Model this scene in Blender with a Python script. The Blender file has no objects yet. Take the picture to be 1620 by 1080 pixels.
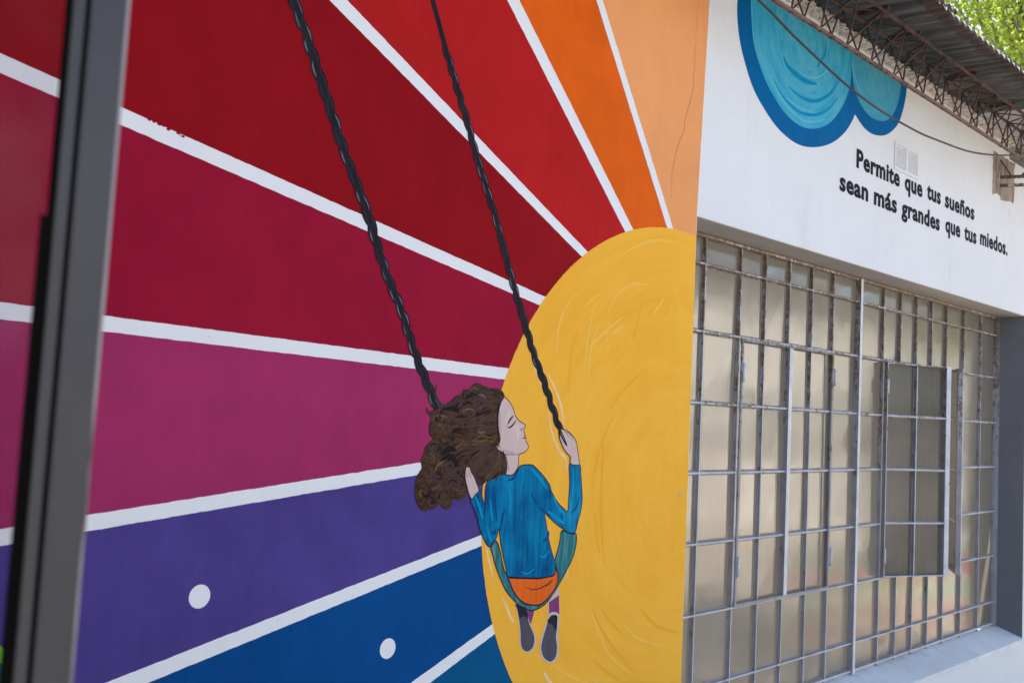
import bpy, bmesh, math, random
from mathutils import Vector, Matrix, noise
from mathutils.geometry import tessellate_polygon
random.seed(7)
S_ = bpy.context.scene
col = S_.collection
R = math.radians

# ------------------------------------------------------------------ camera
F_PX, PITCH, ROLL, AZ = 1606.3, .06805, .046585, .8051
CAM = Vector((0, -2.55, 1.65))
_rw = Vector((math.cos(AZ), -math.sin(AZ), 0)); _fh = Vector((math.sin(AZ), math.cos(AZ), 0)); _zz = Vector((0, 0, 1))
FWD = _fh*math.cos(PITCH)+_zz*math.sin(PITCH); _u0 = -_fh*math.sin(PITCH)+_zz*math.cos(PITCH)
RGT = _rw*math.cos(ROLL)+_u0*math.sin(ROLL); UPV = -_rw*math.sin(ROLL)+_u0*math.cos(ROLL)
cd = bpy.data.cameras.new('camera'); cam = bpy.data.objects.new('camera', cd); col.objects.link(cam)
cam.matrix_world = Matrix(((RGT.x, UPV.x, -FWD.x, CAM.x), (RGT.y, UPV.y, -FWD.y, CAM.y), (RGT.z, UPV.z, -FWD.z, CAM.z), (0, 0, 0, 1)))
cd.sensor_width = 36; cd.sensor_fit = 'HORIZONTAL'; cd.lens = F_PX/1620*36
cd.clip_start = .05; cd.clip_end = 800
cd.dof.use_dof = True; cd.dof.focus_distance = 3.9; cd.dof.aperture_fstop = 5.6
S_.camera = cam

# ------------------------------------------------------------------ light
SUN_EL, SUN_AZ = R(50), R(27)       # azimuth measured from +Y (behind the wall) towards +X
w = bpy.data.worlds.new('World'); S_.world = w; w.use_nodes = True
nt = w.node_tree; bg = nt.nodes['Background']
sky = nt.nodes.new('ShaderNodeTexSky'); sky.sky_type = 'NISHITA'; sky.sun_disc = False
sky.sun_elevation = SUN_EL; sky.sun_rotation = SUN_AZ; sky.air_density = 1.0; sky.dust_density = 1.2; sky.ozone_density = 1.2
nt.links.new(sky.outputs[0], bg.inputs[0]); bg.inputs[1].default_value = .14
sd = bpy.data.lights.new('sun', 'SUN'); sun = bpy.data.objects.new('sun', sd); col.objects.link(sun)
sd.energy = 4.8; sd.angle = R(.5); sd.color = (1, .93, .82)
sdir = Vector((math.sin(SUN_AZ)*math.cos(SUN_EL), math.cos(SUN_AZ)*math.cos(SUN_EL), math.sin(SUN_EL)))
sun.rotation_euler = sdir.to_track_quat('Z', 'Y').to_euler()
vs = S_.view_settings; vs.view_transform = 'Standard'; vs.look = 'None'; vs.gamma = 1; vs.exposure = 1.54; vs.use_curve_mapping = False

# ------------------------------------------------------------------ helpers
def ray(px, py): return RGT*((px-810)/F_PX) - UPV*((py-540)/F_PX) + FWD
def onY(px, py, y=0.0):
    d = ray(px, py); return CAM + d*((y-CAM.y)/d.y)
def W(px, py):                      # point of the photograph -> (x, z) on the painted wall
    p = onY(px, py); return (p.x, p.z)
def Q(ox, oy, s):                   # coordinates read off an enlarged crop
    return lambda pts: [W(ox+x/s, oy+y/s) for x, y in pts]
Q3 = Q(640, 580, 4.32); Q4 = Q(700, 800, 3.857); QC = Q(1150, 0, 4.5); QP = lambda pts: [W(*p) for p in pts]

def srgb(r, g, b): return tuple(((c/255)/12.92 if c/255 <= .04045 else ((c/255+.055)/1.055)**2.4) for c in (r, g, b))

class N:                            # tiny node helper
    def __init__(s, name):
        s.m = bpy.data.materials.new(name); s.m.use_nodes = True; s.t = s.m.node_tree
        s.b = s.t.nodes['Principled BSDF']; s.tc = s.t.nodes.new('ShaderNodeTexCoord')
    def n(s, ty, **k):
        o = s.t.nodes.new(ty)
        for a, v in k.items():
            if a.startswith('i_'):
                key = a[2:]; key = int(key) if key.isdigit() else key.replace('_', ' ')
                o.inputs[key].default_value = v
            else: setattr(o, a, v)
        return o
    def l(s, a, b): s.t.links.new(a, b)
    def noise(s, scale, detail=4, vec=None, rough=.55, sc3=None, dist=0):
        o = s.n('ShaderNodeTexNoise'); o.inputs['Scale'].default_value = scale; o.inputs['Detail'].default_value = detail
        o.inputs['Roughness'].default_value = rough; o.inputs['Distortion'].default_value = dist
        v = vec or s.tc.outputs['Object']
        if sc3:
            mp = s.n('ShaderNodeMapping'); mp.inputs['Scale'].default_value = sc3; s.l(v, mp.inputs[0]); v = mp.outputs[0]
        s.l(v, o.inputs['Vector']); return o.outputs[0]
    def ramp(s, f, stops):
        o = s.n('ShaderNodeValToRGB'); e = o.color_ramp.elements
        while len(e) < len(stops): e.new(.5)
        for q, (p, c) in zip(e, stops): q.position = p; q.color = (*c, 1) if len(c) == 3 else c
        s.l(f, o.inputs[0]); return o.outputs[0]
    def mix(s, f, a, b, mode='MIX'):
        o = s.n('ShaderNodeMix', data_type='RGBA', blend_type=mode)
        for v, i in ((f, 0), (a, 6), (b, 7)):
            if hasattr(v, 'links'): s.l(v, o.inputs[i])
            else: o.inputs[i].default_value = v if i == 0 else (*v, 1)
        return o.outputs[2]
    def bump(s, f, strength, dist=.002, prev=None):
        o = s.n('ShaderNodeBump'); o.inputs['Strength'].default_value = strength; o.inputs['Distance'].default_value = dist
        s.l(f, o.inputs['Height'])
        if prev: s.l(prev, o.inputs['Normal'])
        return o.outputs[0]
    def done(s, colr=None, rough=.6, normal=None, metal=0, spec=.5):
        if colr is not None:
            if hasattr(colr, 'links'): s.l(colr, s.b.inputs['Base Color'])
            else: s.b.inputs['Base Color'].default_value = (*colr, 1)
        if hasattr(rough, 'links'): s.l(rough, s.b.inputs['Roughness'])
        else: s.b.inputs['Roughness'].default_value = rough
        if normal: s.l(normal, s.b.inputs['Normal'])
        s.b.inputs['Metallic'].default_value = metal; s.b.inputs['Specular IOR Level'].default_value = spec
        return s.m

def wall_bump(k, a=.25):
    # roller stipple and faint trowel undulation of painted plaster
    n1 = k.noise(260, 3); b1 = k.bump(n1, a, .0012)
    b1 = k.bump(k.noise(34, 5, rough=.65), .35, .0025, b1)
    n2 = k.noise(5, 4, sc3=(1, 1, .6)); return k.bump(n2, .6, .011, b1)

_pm = {}
def paint(c, var=.14, rough=.5, brush=.0, name='wall_paint'):
    """flat emulsion paint of one colour: slight roller patchiness, stipple"""
    key = (c, var, rough, brush)
    if key in _pm: return _pm[key]
    k = N(name)
    lo = tuple(x*(1-var) for x in c); hi = tuple(min(.92, x*(1+var)+.004*var) for x in c)
    f = k.noise(1.6, 5, rough=.6)
    cc = k.ramp(f, [(.3, lo), (.7, hi)])
    f3 = k.noise(9, 6, sc3=(1, 1, .7)); cc = k.mix(.30, cc, k.ramp(f3, [(.35, lo), (.65, hi)]))
    if brush:
        f2 = k.noise(22, 4, sc3=(2.2, 1, .16)); cc = k.mix(brush, cc, k.ramp(f2, [(.35, tuple(x*.7 for x in c)), (.62, tuple(min(.9, x*1.25+.02) for x in c))]))
    sp = k.noise(42, 2); cc = k.mix(k.ramp(sp, [(.72, (0, 0, 0)), (.75, (.40, .40, .40))]), cc, tuple(x*.5+.02 for x in c))
    m = k.done(cc, rough+.08, wall_bump(k), spec=.04); _pm[key] = m; return m

def radial_paint(name, cx, cz, stops, rs, ts, rough=.5, dist=.6):
    """brush strokes that follow arcs round (cx, cz)"""
    k = N(name)
    sx = k.n('ShaderNodeSeparateXYZ'); k.l(k.tc.outputs['Object'], sx.inputs[0])
    def mt(op, a, b=None):
        o = k.n('ShaderNodeMath', operation=op)
        for i, v in enumerate((a, b)):
            if v is None: continue
            if hasattr(v, 'links'): k.l(v, o.inputs[i])
            else: o.inputs[i].default_value = v
        return o.outputs[0]
    dx = mt('SUBTRACT', sx.outputs[0], cx); dz = mt('SUBTRACT', sx.outputs[2], cz)
    r = mt('SQRT', mt('ADD', mt('MULTIPLY', dx, dx), mt('MULTIPLY', dz, dz))); th = mt('ARCTAN2', dx, mt('MULTIPLY', dz, -1))
    wob = k.noise(2.5, 3); r = mt('ADD', r, mt('MULTIPLY', wob, .10*dist))
    cb = k.n('ShaderNodeCombineXYZ'); k.l(mt('MULTIPLY', r, rs), cb.inputs[0]); k.l(mt('MULTIPLY', th, ts), cb.inputs[1])
    f = k.noise(1, 5, vec=cb.outputs[0], rough=.62)
    cb2 = k.n('ShaderNodeCombineXYZ'); k.l(mt('MULTIPLY', r, rs*3.4), cb2.inputs[0]); k.l(mt('MULTIPLY', th, ts*1.6), cb2.inputs[1])
    f2 = k.noise(1, 4, vec=cb2.outputs[0]); big = k.noise(2.2, 3)
    s = mt('ADD', mt('ADD', mt('MULTIPLY', f, .42), mt('MULTIPLY', f2, .22)), mt('MULTIPLY', big, .36))
    cc = k.ramp(s, stops)
    return k.done(cc, rough+.08, wall_bump(k), spec=.04)

def tag(o, label=None, cat=None, group=None, kind=None):
    if label: o['label'] = label
    if cat: o['category'] = cat
    if group: o['group'] = group
    if kind: o['kind'] = kind
    return o
def empty(name, loc=(0, 0, 0), parent=None):
    o = bpy.data.objects.new(name, None); col.objects.link(o); o.location = loc; o.empty_display_size = .1
    if parent: o.parent = parent
    return o
def link(name, me, mat, parent=None):
    o = bpy.data.objects.new(name, me); col.objects.link(o)
    if mat is not None and not me.materials:
        for m in (mat if isinstance(mat, (list, tuple)) else [mat]): me.materials.append(m)
    if parent: o.parent = parent; o.matrix_parent_inverse = Matrix.Translation(-parent.location) if parent.type == 'EMPTY' and parent.parent is None else Matrix.Identity(4)
    return o
class MB:
    def __init__(s): s.v = []; s.f = []; s.smooth = False
    def add(s, vs, fs):
        n = len(s.v); s.v += [tuple(v) for v in vs]; s.f += [tuple(i+n for i in f) for f in fs]; return s
    def box(s, x0, x1, y0, y1, z0, z1):
        return s.add([(x, y, z) for x in (x0, x1) for y in (y0, y1) for z in (z0, z1)],
                     [(0, 1, 3, 2), (4, 6, 7, 5), (0, 4, 5, 1), (2, 3, 7, 6), (0, 2, 6, 4), (1, 5, 7, 3)])
    def bar(s, a, b, w, h=None, up=Vector((0, 0, 1))):
        a = Vector(a); b = Vector(b); h = h or w; d = (b-a).normalized()
        if abs(d.dot(up)) > .95: up = Vector((0, 1, 0))
        x = d.cross(up).normalized()*w/2; y = x.cross(d).normalized()*h/2
        vs = [p+i*x+j*y for p in (a, b) for i, j in ((-1, -1), (1, -1), (1, 1), (-1, 1))]
        return s.add(vs, [(3, 2, 1, 0), (4, 5, 6, 7)]+[(i, (i+1) % 4, 4+(i+1) % 4, 4+i) for i in range(4)])
    def tube(s, pts, r, n=8):
        pts = [Vector(p) for p in pts]; rs = r if isinstance(r, (list, tuple)) else [r]*len(pts); vs = []; fs = []
        ref = Vector((.3, .9, .1)).normalized()
        for i, p in enumerate(pts):
            d = (pts[min(i+1, len(pts)-1)]-pts[max(i-1, 0)]).normalized(); x = d.cross(ref)
            if x.length < .05: x = d.cross(Vector((1, 0, 0)))
            x.normalize(); y = d.cross(x)
            vs += [p+(x*math.cos(2*math.pi*k/n)+y*math.sin(2*math.pi*k/n))*rs[i] for k in range(n)]
        for i in range(len(pts)-1):
            for k in range(n): fs.append((i*n+k, i*n+(k+1) % n, (i+1)*n+(k+1) % n, (i+1)*n+k))
        fs.append(tuple(range(n-1, -1, -1))); fs.append(tuple((len(pts)-1)*n+k for k in range(n)))
        s.smooth = True; return s.add(vs, fs)
    def build(s, name, mat, parent=None, fix=True, bevel=0):
        me = bpy.data.meshes.new(name); me.from_pydata(s.v, [], s.f)
        bm = bmesh.new(); bm.from_mesh(me)
        if fix: bmesh.ops.recalc_face_normals(bm, faces=bm.faces)
        if bevel: bmesh.ops.bevel(bm, geom=bm.edges[:], offset=bevel, segments=1, affect='EDGES')
        bm.to_mesh(me); bm.free()
        if s.smooth: me.polygons.foreach_set('use_smooth', [True]*len(me.polygons))
        return link(name, me, mat, parent)

def catmull(pts, closed=True, k=4):
    n = len(pts); out = []
    rng = range(n) if closed else range(n-1)
    for i in rng:
        if closed: p = [pts[(i+j-1) % n] for j in range(4)]
        else: p = [pts[max(0, min(n-1, i+j-1))] for j in range(4)]
        for t in range(k):
            u = t/k
            out.append(tuple(.5*((2*p[1][a])+(-p[0][a]+p[2][a])*u+(2*p[0][a]-5*p[1][a]+4*p[2][a]-p[3][a])*u*u+(-p[0][a]+3*p[1][a]-3*p[2][a]+p[3][a])*u**3) for a in (0, 1)))
    if not closed: out.append(tuple(pts[-1]))
    return out
def rough_edge(pts, step=.02, amp=.0012, seed=0.):
    out = []
    for i, a in enumerate(pts):
        b = pts[(i+1) % len(pts)]; L = math.dist(a, b); n = max(1, int(L/step))
        nx, nz = ((b[1]-a[1])/max(L, 1e-6), -(b[0]-a[0])/max(L, 1e-6))
        for j in range(n):
            t = j/n; x = a[0]+(b[0]-a[0])*t; z = a[1]+(b[1]-a[1])*t
            d = amp*(noise.noise((x*30, z*30, seed))*1.6 + noise.noise((x*90, z*90, seed+5)))if 0 < j else 0
            out.append((x+nx*d, z+nz*d))
    return out
LAY = .00038
def flat(name, pts, layer, mat, parent, extra=None):
    """a patch of paint on the wall; extra = further polygons joined in the same patch"""
    polys = [pts] if extra is None else extra
    vs = []; fs = []
    for P in polys:
        n = len(vs); vs += [(x, -LAY*layer, z) for x, z in P]
        for tri in tessellate_polygon([[Vector((x, z, 0)) for x, z in P]]): fs.append(tuple(n+i for i in tri))
    me = bpy.data.meshes.new(name); me.from_pydata(vs, [], fs)
    bm = bmesh.new(); bm.from_mesh(me)
    for f in bm.faces:
        f.normal_update()
        if f.normal.y > 0: f.normal_flip()
    bm.to_mesh(me); bm.free()
    return link(name, me, mat, parent)
def ribbon(pts, w, taper=True):
    """brush stroke polygon along world (x,z) points; width tapers at both ends"""
    n = len(pts); L = []; Rr = []
    for i, p in enumerate(pts):
        a = pts[max(0, i-1)]; b = pts[min(n-1, i+1)]; dx, dz = b[0]-a[0], b[1]-a[1]; l = math.hypot(dx, dz) or 1
        t = i/(n-1); ww = w/2*(max(.06, math.sin(math.pi*(.04+.92*t))**.6) if taper else 1)
        L.append((p[0]-dz/l*ww, p[1]+dx/l*ww)); Rr.append((p[0]+dz/l*ww, p[1]-dx/l*ww))
    return L+Rr[::-1]
def strokes(name, polys, layer, mat, parent):
    """ribbons are quad strips (safe where a stroke bends back); a few strokes are parts of their own, a mass of small ones is one part"""
    if 1 < len(polys) <= 12:
        return [strokes(name, [p], layer+.02*i, mat, parent) for i, p in enumerate(polys)][0]
    vs = []; fs = []
    for pi_, P in enumerate(polys):
        n = len(P)//2; o = len(vs); vs += [(x, -LAY*layer-8e-6*pi_, z) for x, z in P]
        for i in range(n-1): fs.append((o+i, o+i+1, o+2*n-2-i, o+2*n-1-i))
    me = bpy.data.meshes.new(name); me.from_pydata(vs, [], fs)
    bm = bmesh.new(); bm.from_mesh(me)
    for f in bm.faces:
        f.normal_update()
        if f.normal.y > 0: f.normal_flip()
    bm.to_mesh(me); bm.free(); o = link(name, me, mat, parent)
    if len(polys) > 12: o['kind'] = 'stuff'
    return o
def clip(poly, x0, x1, z0, z1):
    def cut(P, inside, inter):
        out = []
        for i, a in enumerate(P):
            b = P[(i+1) % len(P)]
            if inside(a):
                out.append(a)
                if not inside(b): out.append(inter(a, b))
            elif inside(b): out.append(inter(a, b))
        return out
    def ix(c): return lambda a, b: (c, a[1]+(b[1]-a[1])*(c-a[0])/(b[0]-a[0]))
    def iz(c): return lambda a, b: (a[0]+(b[0]-a[0])*(c-a[1])/(b[1]-a[1]), c)
    P = cut(poly, lambda p: p[0] >= x0, ix(x0)); P = cut(P, lambda p: p[0] <= x1, ix(x1))
    P = cut(P, lambda p: p[1] >= z0, iz(z0)); return cut(P, lambda p: p[1] <= z1, iz(z1))

# ------------------------------------------------------------------ materials
def plaster(name, c, var=.06, dirt=.25, dirtc=(.28, .22, .17)):
    k = N(name)
    f = k.noise(1.3, 6, rough=.65); cc = k.ramp(f, [(.3, tuple(x*(1-var) for x in c)), (.72, c)])
    g = k.noise(5, 7, rough=.7, sc3=(1.6, 1, .35)); cc = k.mix(k.ramp(g, [(.56, (0, 0, 0)), (.80, (dirt, dirt, dirt))]), cc, dirtc)
    sp = k.noise(30, 3); cc = k.mix(k.ramp(sp, [(.73, (0, 0, 0)), (.76, (.3, .3, .3))]), cc, dirtc)
    return k.done(cc, .8, wall_bump(k, .35), spec=.12)
WHITE = plaster('white_wall_paint', (.80, .80, .815), .07, .22, (.36, .30, .25))
def sill_mat():
    k = N('white_sill_paint'); cc = k.ramp(k.noise(3, 6, rough=.7), [(.3, (.70, .70, .71)), (.7, (.82, .82, .83))])
    # grit and rust washed off the bars gathers against the window and in patches
    sx = k.n('ShaderNodeSeparateXYZ'); k.l(k.tc.outputs['Object'], sx.inputs[0]); mr = k.n('ShaderNodeMapRange'); k.l(sx.outputs[1], mr.inputs[0])
    mr.inputs[1].default_value = .08; mr.inputs[2].default_value = .22; mr.inputs[3].default_value = 0; mr.inputs[4].default_value = .30
    ad = k.n('ShaderNodeMath', operation='ADD'); k.l(mr.outputs[0], ad.inputs[0]); k.l(k.noise(9, 8, rough=.75, sc3=(1, .6, 1)), ad.inputs[1])
    cc = k.mix(k.ramp(ad.outputs[0], [(.66, (0, 0, 0)), (.95, (.6, .6, .6))]), cc, (.36, .33, .30))
    cc = k.mix(k.ramp(k.noise(38, 4), [(.66, (0, 0, 0)), (.70, (.4, .4, .4))]), cc, (.25, .22, .2))
    return k.done(cc, .8, k.bump(k.noise(24, 7), .6, .006, k.bump(k.noise(4, 3), .5, .012)), spec=.15)
SILL = sill_mat()
CREAM = plaster('bare_mortar', (.74, .66, .58), .25, .7, (.22, .13, .09))
GREYPAINT = plaster('grey_reveal_paint', (.20, .20, .22), .25, .5, (.12, .118, .125))
STRIPE = paint((.80, .80, .815), .03, .5, name='white_mural_paint')

def peeling(name, pc, rc, thr, rough=.55, sc=22, zbrown=False):
    k = N(name)
    a = k.noise(sc, 8, rough=.68, sc3=(1, 1, .55)); b = k.noise(sc*.22, 3)
    o = k.n('ShaderNodeMath', operation='ADD'); k.l(a, o.inputs[0]); o2 = k.n('ShaderNodeMath', operation='MULTIPLY'); k.l(b, o2.inputs[0]); o2.inputs[1].default_value = .55; k.l(o2.outputs[0], o.inputs[1])
    if zbrown:        # the brown share rises with height, most on the upper bars
        sx = k.n('ShaderNodeSeparateXYZ'); gm = k.n('ShaderNodeNewGeometry'); k.l(gm.outputs['Position'], sx.inputs[0]); mr = k.n('ShaderNodeMapRange'); k.l(sx.outputs[2], mr.inputs[0])
        mr.inputs[1].default_value = 1.2; mr.inputs[2].default_value = 2.5; mr.inputs[3].default_value = -.02; mr.inputs[4].default_value = .24
        o4 = k.n('ShaderNodeMath', operation='ADD'); k.l(o.outputs[0], o4.inputs[0]); k.l(mr.outputs[0], o4.inputs[1]); o = o4
    msk = k.ramp(o.outputs[0], [(thr-.03, (0, 0, 0)), (thr+.02, (1, 1, 1))])
    pcol = k.ramp(k.noise(9, 5), [(.3, tuple(x*.72 for x in pc)), (.7, pc)]); rcol = k.ramp(k.noise(60, 5), [(.35, tuple(x*.5 for x in rc)), (.7, tuple(min(1, x*1.7) for x in rc))])
    cc = k.mix(msk, pcol, rcol)
    return k.done(cc, rough, k.bump(msk, .5, .0015, k.bump(k.noise(120, 4), .3, .0008)), spec=.4)
BARM = peeling('peeling_steel_bar', (.34, .33, .36), (.165, .125, .10), .92, sc=52, zbrown=True)
BARW = peeling('painted_steel_stile', (.72, .73, .78), (.20, .13, .10), 1.0)
BARF = peeling('lit_bar_edge', (.56, .55, .58), (.26, .19, .15), .95, sc=30, zbrown=True)
RUST = peeling('rusty_steel', (.13, .062, .045), (.055, .03, .025), .76, .75)
RUSTL = peeling('rusty_flat_steel', (.22, .12, .09), (.09, .05, .04), .86, .7)

def pane_mat(shaded=False):
    k = N('ribbed_glass_fibre')
    wv = k.n('ShaderNodeTexWave', wave_type='BANDS', bands_direction='X', wave_profile='SIN'); wv.inputs['Scale'].default_value = 17; wv.inputs['Distortion'].default_value = .15
    k.l(k.tc.outputs['Object'], wv.inputs['Vector'])
    # weathering: yellow-brown, streaky, differs from pane to pane
    oi = k.n('ShaderNodeObjectInfo'); rnd = oi.outputs['Random']
    f = k.noise(2.5, 5, sc3=(1.2, 1, .6)); cc = k.ramp(f, [(.3, (.11, .098, .082)), (.7, (.22, .195, .16))])
    g = k.noise(60, 4, sc3=(1, 1, .08)); cc = k.mix(k.ramp(g, [(.45, (0, 0, 0)), (.75, (.4, .4, .4))]), cc, (.30, .25, .20))
    h = k.noise(11, 5); cc = k.mix(k.ramp(h, [(.62, (0, 0, 0)), (.78, (.4, .4, .4))]), cc, (.20, .17, .14))
    cc = k.mix(.35, cc, k.ramp(rnd, [(0, (.05, .05, .045)), (1, (.28, .25, .21))]))
    cc = k.mix(.30, cc, k.ramp(wv.outputs[1], [(.15, (.03, .03, .025)), (.75, (.27, .25, .21))]))  # light and dark of the ribs painted into the colour as bands
    bm_ = k.bump(k.noise(5, 2), .25, .004, k.bump(wv.outputs[1], .22, .001))
    k.b.inputs['Transmission Weight'].default_value = 0
    m = k.done(cc, k.ramp(k.noise(4, 5, sc3=(1.5, 1, .5)), [(.42, (.035, .035, .035)), (.72, (.20, .20, .20))]), bm_, spec=.5); k.b.inputs['IOR'].default_value = 1.7 if shaded else 2.4
    tr = k.n('ShaderNodeBsdfTranslucent'); tr.inputs[0].default_value = (.50, .42, .35, 1) if shaded else (.93, .89, .81, 1)
    mx = k.n('ShaderNodeMixShader'); mx.inputs[0].default_value = .30
    out = k.t.nodes['Material Output']; k.l(k.b.outputs[0], mx.inputs[1]); k.l(tr.outputs[0], mx.inputs[2]); k.l(mx.outputs[0], out.inputs[0])
    return m
PANE = pane_mat(); PANE_SHADED = pane_mat(True)  # second copy is darker: shade on the open leaf put into its panes

# ------------------------------------------------------------------ ground and yard
GZ = -.75
k = N('yard_ground'); f = k.noise(.5, 6, rough=.65)
cc = k.ramp(f, [(.35, (.40, .34, .275)), (.6, (.54, .475, .39))]); cc = k.mix(.35, cc, k.ramp(k.noise(25, 5), [(.3, (.18, .14, .1)), (.7, (.5, .43, .35))]))
GROUND = k.done(cc, .9, k.bump(k.noise(30, 6), .6, .02))
tag(MB().add([(-300, -300, GZ), (300, -300, GZ), (300, 300, GZ), (-300, 300, GZ)], [(0, 1, 2, 3)]).build('ground', GROUND), kind='structure')
k = N('path_concrete'); cc = k.ramp(k.noise(3, 7), [(.3, (.33, .31, .28)), (.7, (.46, .43, .39))])
PATHM = k.done(cc, .85, k.bump(k.noise(50, 5), .4, .004))
tag(MB().box(-.4, 12, -1.5, -.006, GZ-.05, GZ+.03).build('path', PATHM), kind='structure')

# ------------------------------------------------------------------ painted wall
XR, ZT = 3.815, 3.83; XJ = 8.362; ZL = 2.562; ZS = .122; YG = .21
wall = tag(empty('painted_wall'), 'long plastered wall painted with a rainbow sunburst mural and a white end bearing lettering', 'wall', kind='thing')
m = MB()
m.box(-.45, XR, 0, .28, GZ, ZT); m.box(XJ, 9.6, 0, .28, GZ, 3.70); m.box(XR, XJ, 0, .28, GZ, ZS)
m.box(XR, 7.93, 0, .28, ZL, ZT); m.box(7.93, XJ, 0, .28, ZL, 3.70)
m.build('plaster_face', WHITE, wall)
# right reveal, painted grey, a hair proud of the masonry behind
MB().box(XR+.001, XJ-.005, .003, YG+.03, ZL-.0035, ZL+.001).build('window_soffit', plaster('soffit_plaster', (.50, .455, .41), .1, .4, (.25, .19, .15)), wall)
MB().box(XJ-.004, XJ+.001, .002, .30, .10, ZL-.001).build('window_reveal', GREYPAINT, wall)
# sloping sill
MB().add([(XR, -.012, .118), (XR, -.012, .085), (XR, .27, .085), (XR, .27, .205), (XJ-.006, -.012, .118), (XJ-.006, -.012, .085), (XJ-.006, .27, .085), (XJ-.006, .27, .205)],
         [(0, 1, 2, 3), (4, 7, 6, 5), (0, 4, 5, 1), (1, 5, 6, 2), (2, 6, 7, 3), (3, 7, 4, 0)]).build('window_sill', SILL, wall)

# ---- rays
SC = (3.6883, 1.65-.3274); SR = 1.3549*.85
stripe_px = [  # upper/left edge A->B, lower/right edge A->B, points running towards the sun
    ('E', (953, 0), (1064, 359), (943, 0), (1054.8, 359)),
    ('D', (821, 0), (1001, 362), (802, 0), (988, 365)),
    ('C', (548.5, 0), (930, 399), (520.5, 0), (920.5, 406.5)),
    ('B', (195, 171.5), (863.8, 470), (192.5, 198.5), (854.4, 483.3)),
    ('A', (160, 498.5), (803.4, 582.5), (159, 523.5), (796.8, 599.8)),
    ('F', (132.5, 815), (665, 731), (129, 841.5), (664, 750)),
    ('G', (165, 1080), (758.3, 846.7), (232.5, 1080), (760, 863.5)),
    ('H', (648.5, 1080), (779, 986), (679, 1080), (783, 1001.6))]
def to_sun(a, b, rad):              # point on line a->b (world) where it enters radius rad
    d = (b[0]-a[0], b[1]-a[1]); l = math.hypot(*d); d = (d[0]/l, d[1]/l); e = (a[0]-SC[0], a[1]-SC[1])
    B = e[0]*d[0]+e[1]*d[1]; Cc = e[0]**2+e[1]**2-rad**2; disc = max(0, B*B-Cc); t = -B-math.sqrt(disc)
    return (a[0]+d[0]*t, a[1]+d[1]*t), d
edges = []
for nm, a1, b1, a2, b2 in stripe_px:
    p1, d1 = to_sun(W(*a1), W(*b1), SR-.03); p2, d2 = to_sun(W(*a2), W(*b2), SR-.03)
    edges.append(((p1, d1), (p2, d2)))
# two more stripes below the picture, same spacing
for ang in (55, 73):
    a = R(ang); dd = (math.cos(a), math.sin(a)); p = (SC[0]-dd[0]*(SR-.03), SC[1]-dd[1]*(SR-.03)); o = .022
    edges.append(((((p[0]-dd[1]*o), (p[1]+dd[0]*o)), dd), (((p[0]+dd[1]*o), (p[1]-dd[0]*o)), dd)))
def far(pd, L): return (pd[0][0]-pd[1][0]*L, pd[0][1]-pd[1][1]*L)
box = (-.45, XR, GZ, ZT)
ALB = {'peach': (.84, .345, .130), 'orange': (.74, .115, .006), 'red': (.45, .012, .013), 'dark_red': (.27, .004, .009), 'crimson': (.305, .006, .032),
       'magenta': (.345, .027, .110), 'violet': (.074, .050, .235), 'blue': (.0, .064, .235), 'teal_blue': (.0, .088, .225), 'teal': (.0, .20, .25), 'green': (.05, .30, .10)}
seq = ['orange', 'red', 'dark_red', 'crimson', 'magenta', 'violet', 'blue', 'teal_blue', 'teal']
def mid(e): return ((e[0][0][0]+e[1][0][0])/2, (e[0][0][1]+e[1][0][1])/2), ((e[0][1][0]+e[1][1][0])/2, (e[0][1][1]+e[1][1][1])/2)
for i, cname in enumerate(seq):
    a, b = mid(edges[i]), mid(edges[i+1])
    P = clip([a[0], far(a, 12), far(b, 12), b[0]], *box)
    tag(flat('ray_band', P, 1, paint(ALB[cname], .16 if cname != 'violet' else .2, .46, .05 if cname in ('red', 'magenta', 'violet', 'blue', 'orange') else .02), wall), cname.replace('_', ' ')+' painted ray')
a = mid(edges[-1]); tag(flat('ray_band', clip([a[0], far(a, 12), (XR, -6), (XR, .5)], *box), 1, paint(ALB['green'], .16), wall), 'green painted ray')
a = mid(edges[0]); xb, zb = W(1122.5, 0)
topx = xb+(xb-XR)/(zb-ZL)*(ZT-zb)
P = [a[0], (XR-.003, a[0][1]-.1), (XR-.003, ZL-.002), (topx, ZT-.03), (far(a, (ZT-.03-a[0][1])/-a[1][1])[0], ZT-.03)]
tag(flat('ray_band', P, 1, paint(ALB['peach'], .08, .5, .03), wall), 'peach painted ray')
for i, e in enumerate(edges):
    P = clip([e[0][0], far(e[0], 11), far(e[1], 11), e[1][0]], *box)
    flat('white_stripe', rough_edge(P, .012, .0009, i), 2, STRIPE, wall)
# red brush slips over the top edge of one stripe
sl = []
for px, py in [(236, 190), (243, 193.5), (252, 197), (258, 200), (266, 205), (281, 211), (284, 213), (289, 216)]:
    x, z = W(px, py); r_ = random.uniform(.0025, .006); sl.append([(x+r_*math.cos(t)*1.5, z+r_*math.sin(t)*.8) for t in [j*math.pi/3 for j in range(6)]])
for q in sl: flat('brush_slip', q, 2.5, paint(ALB['dark_red'], .16, .46, .05), wall)
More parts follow.
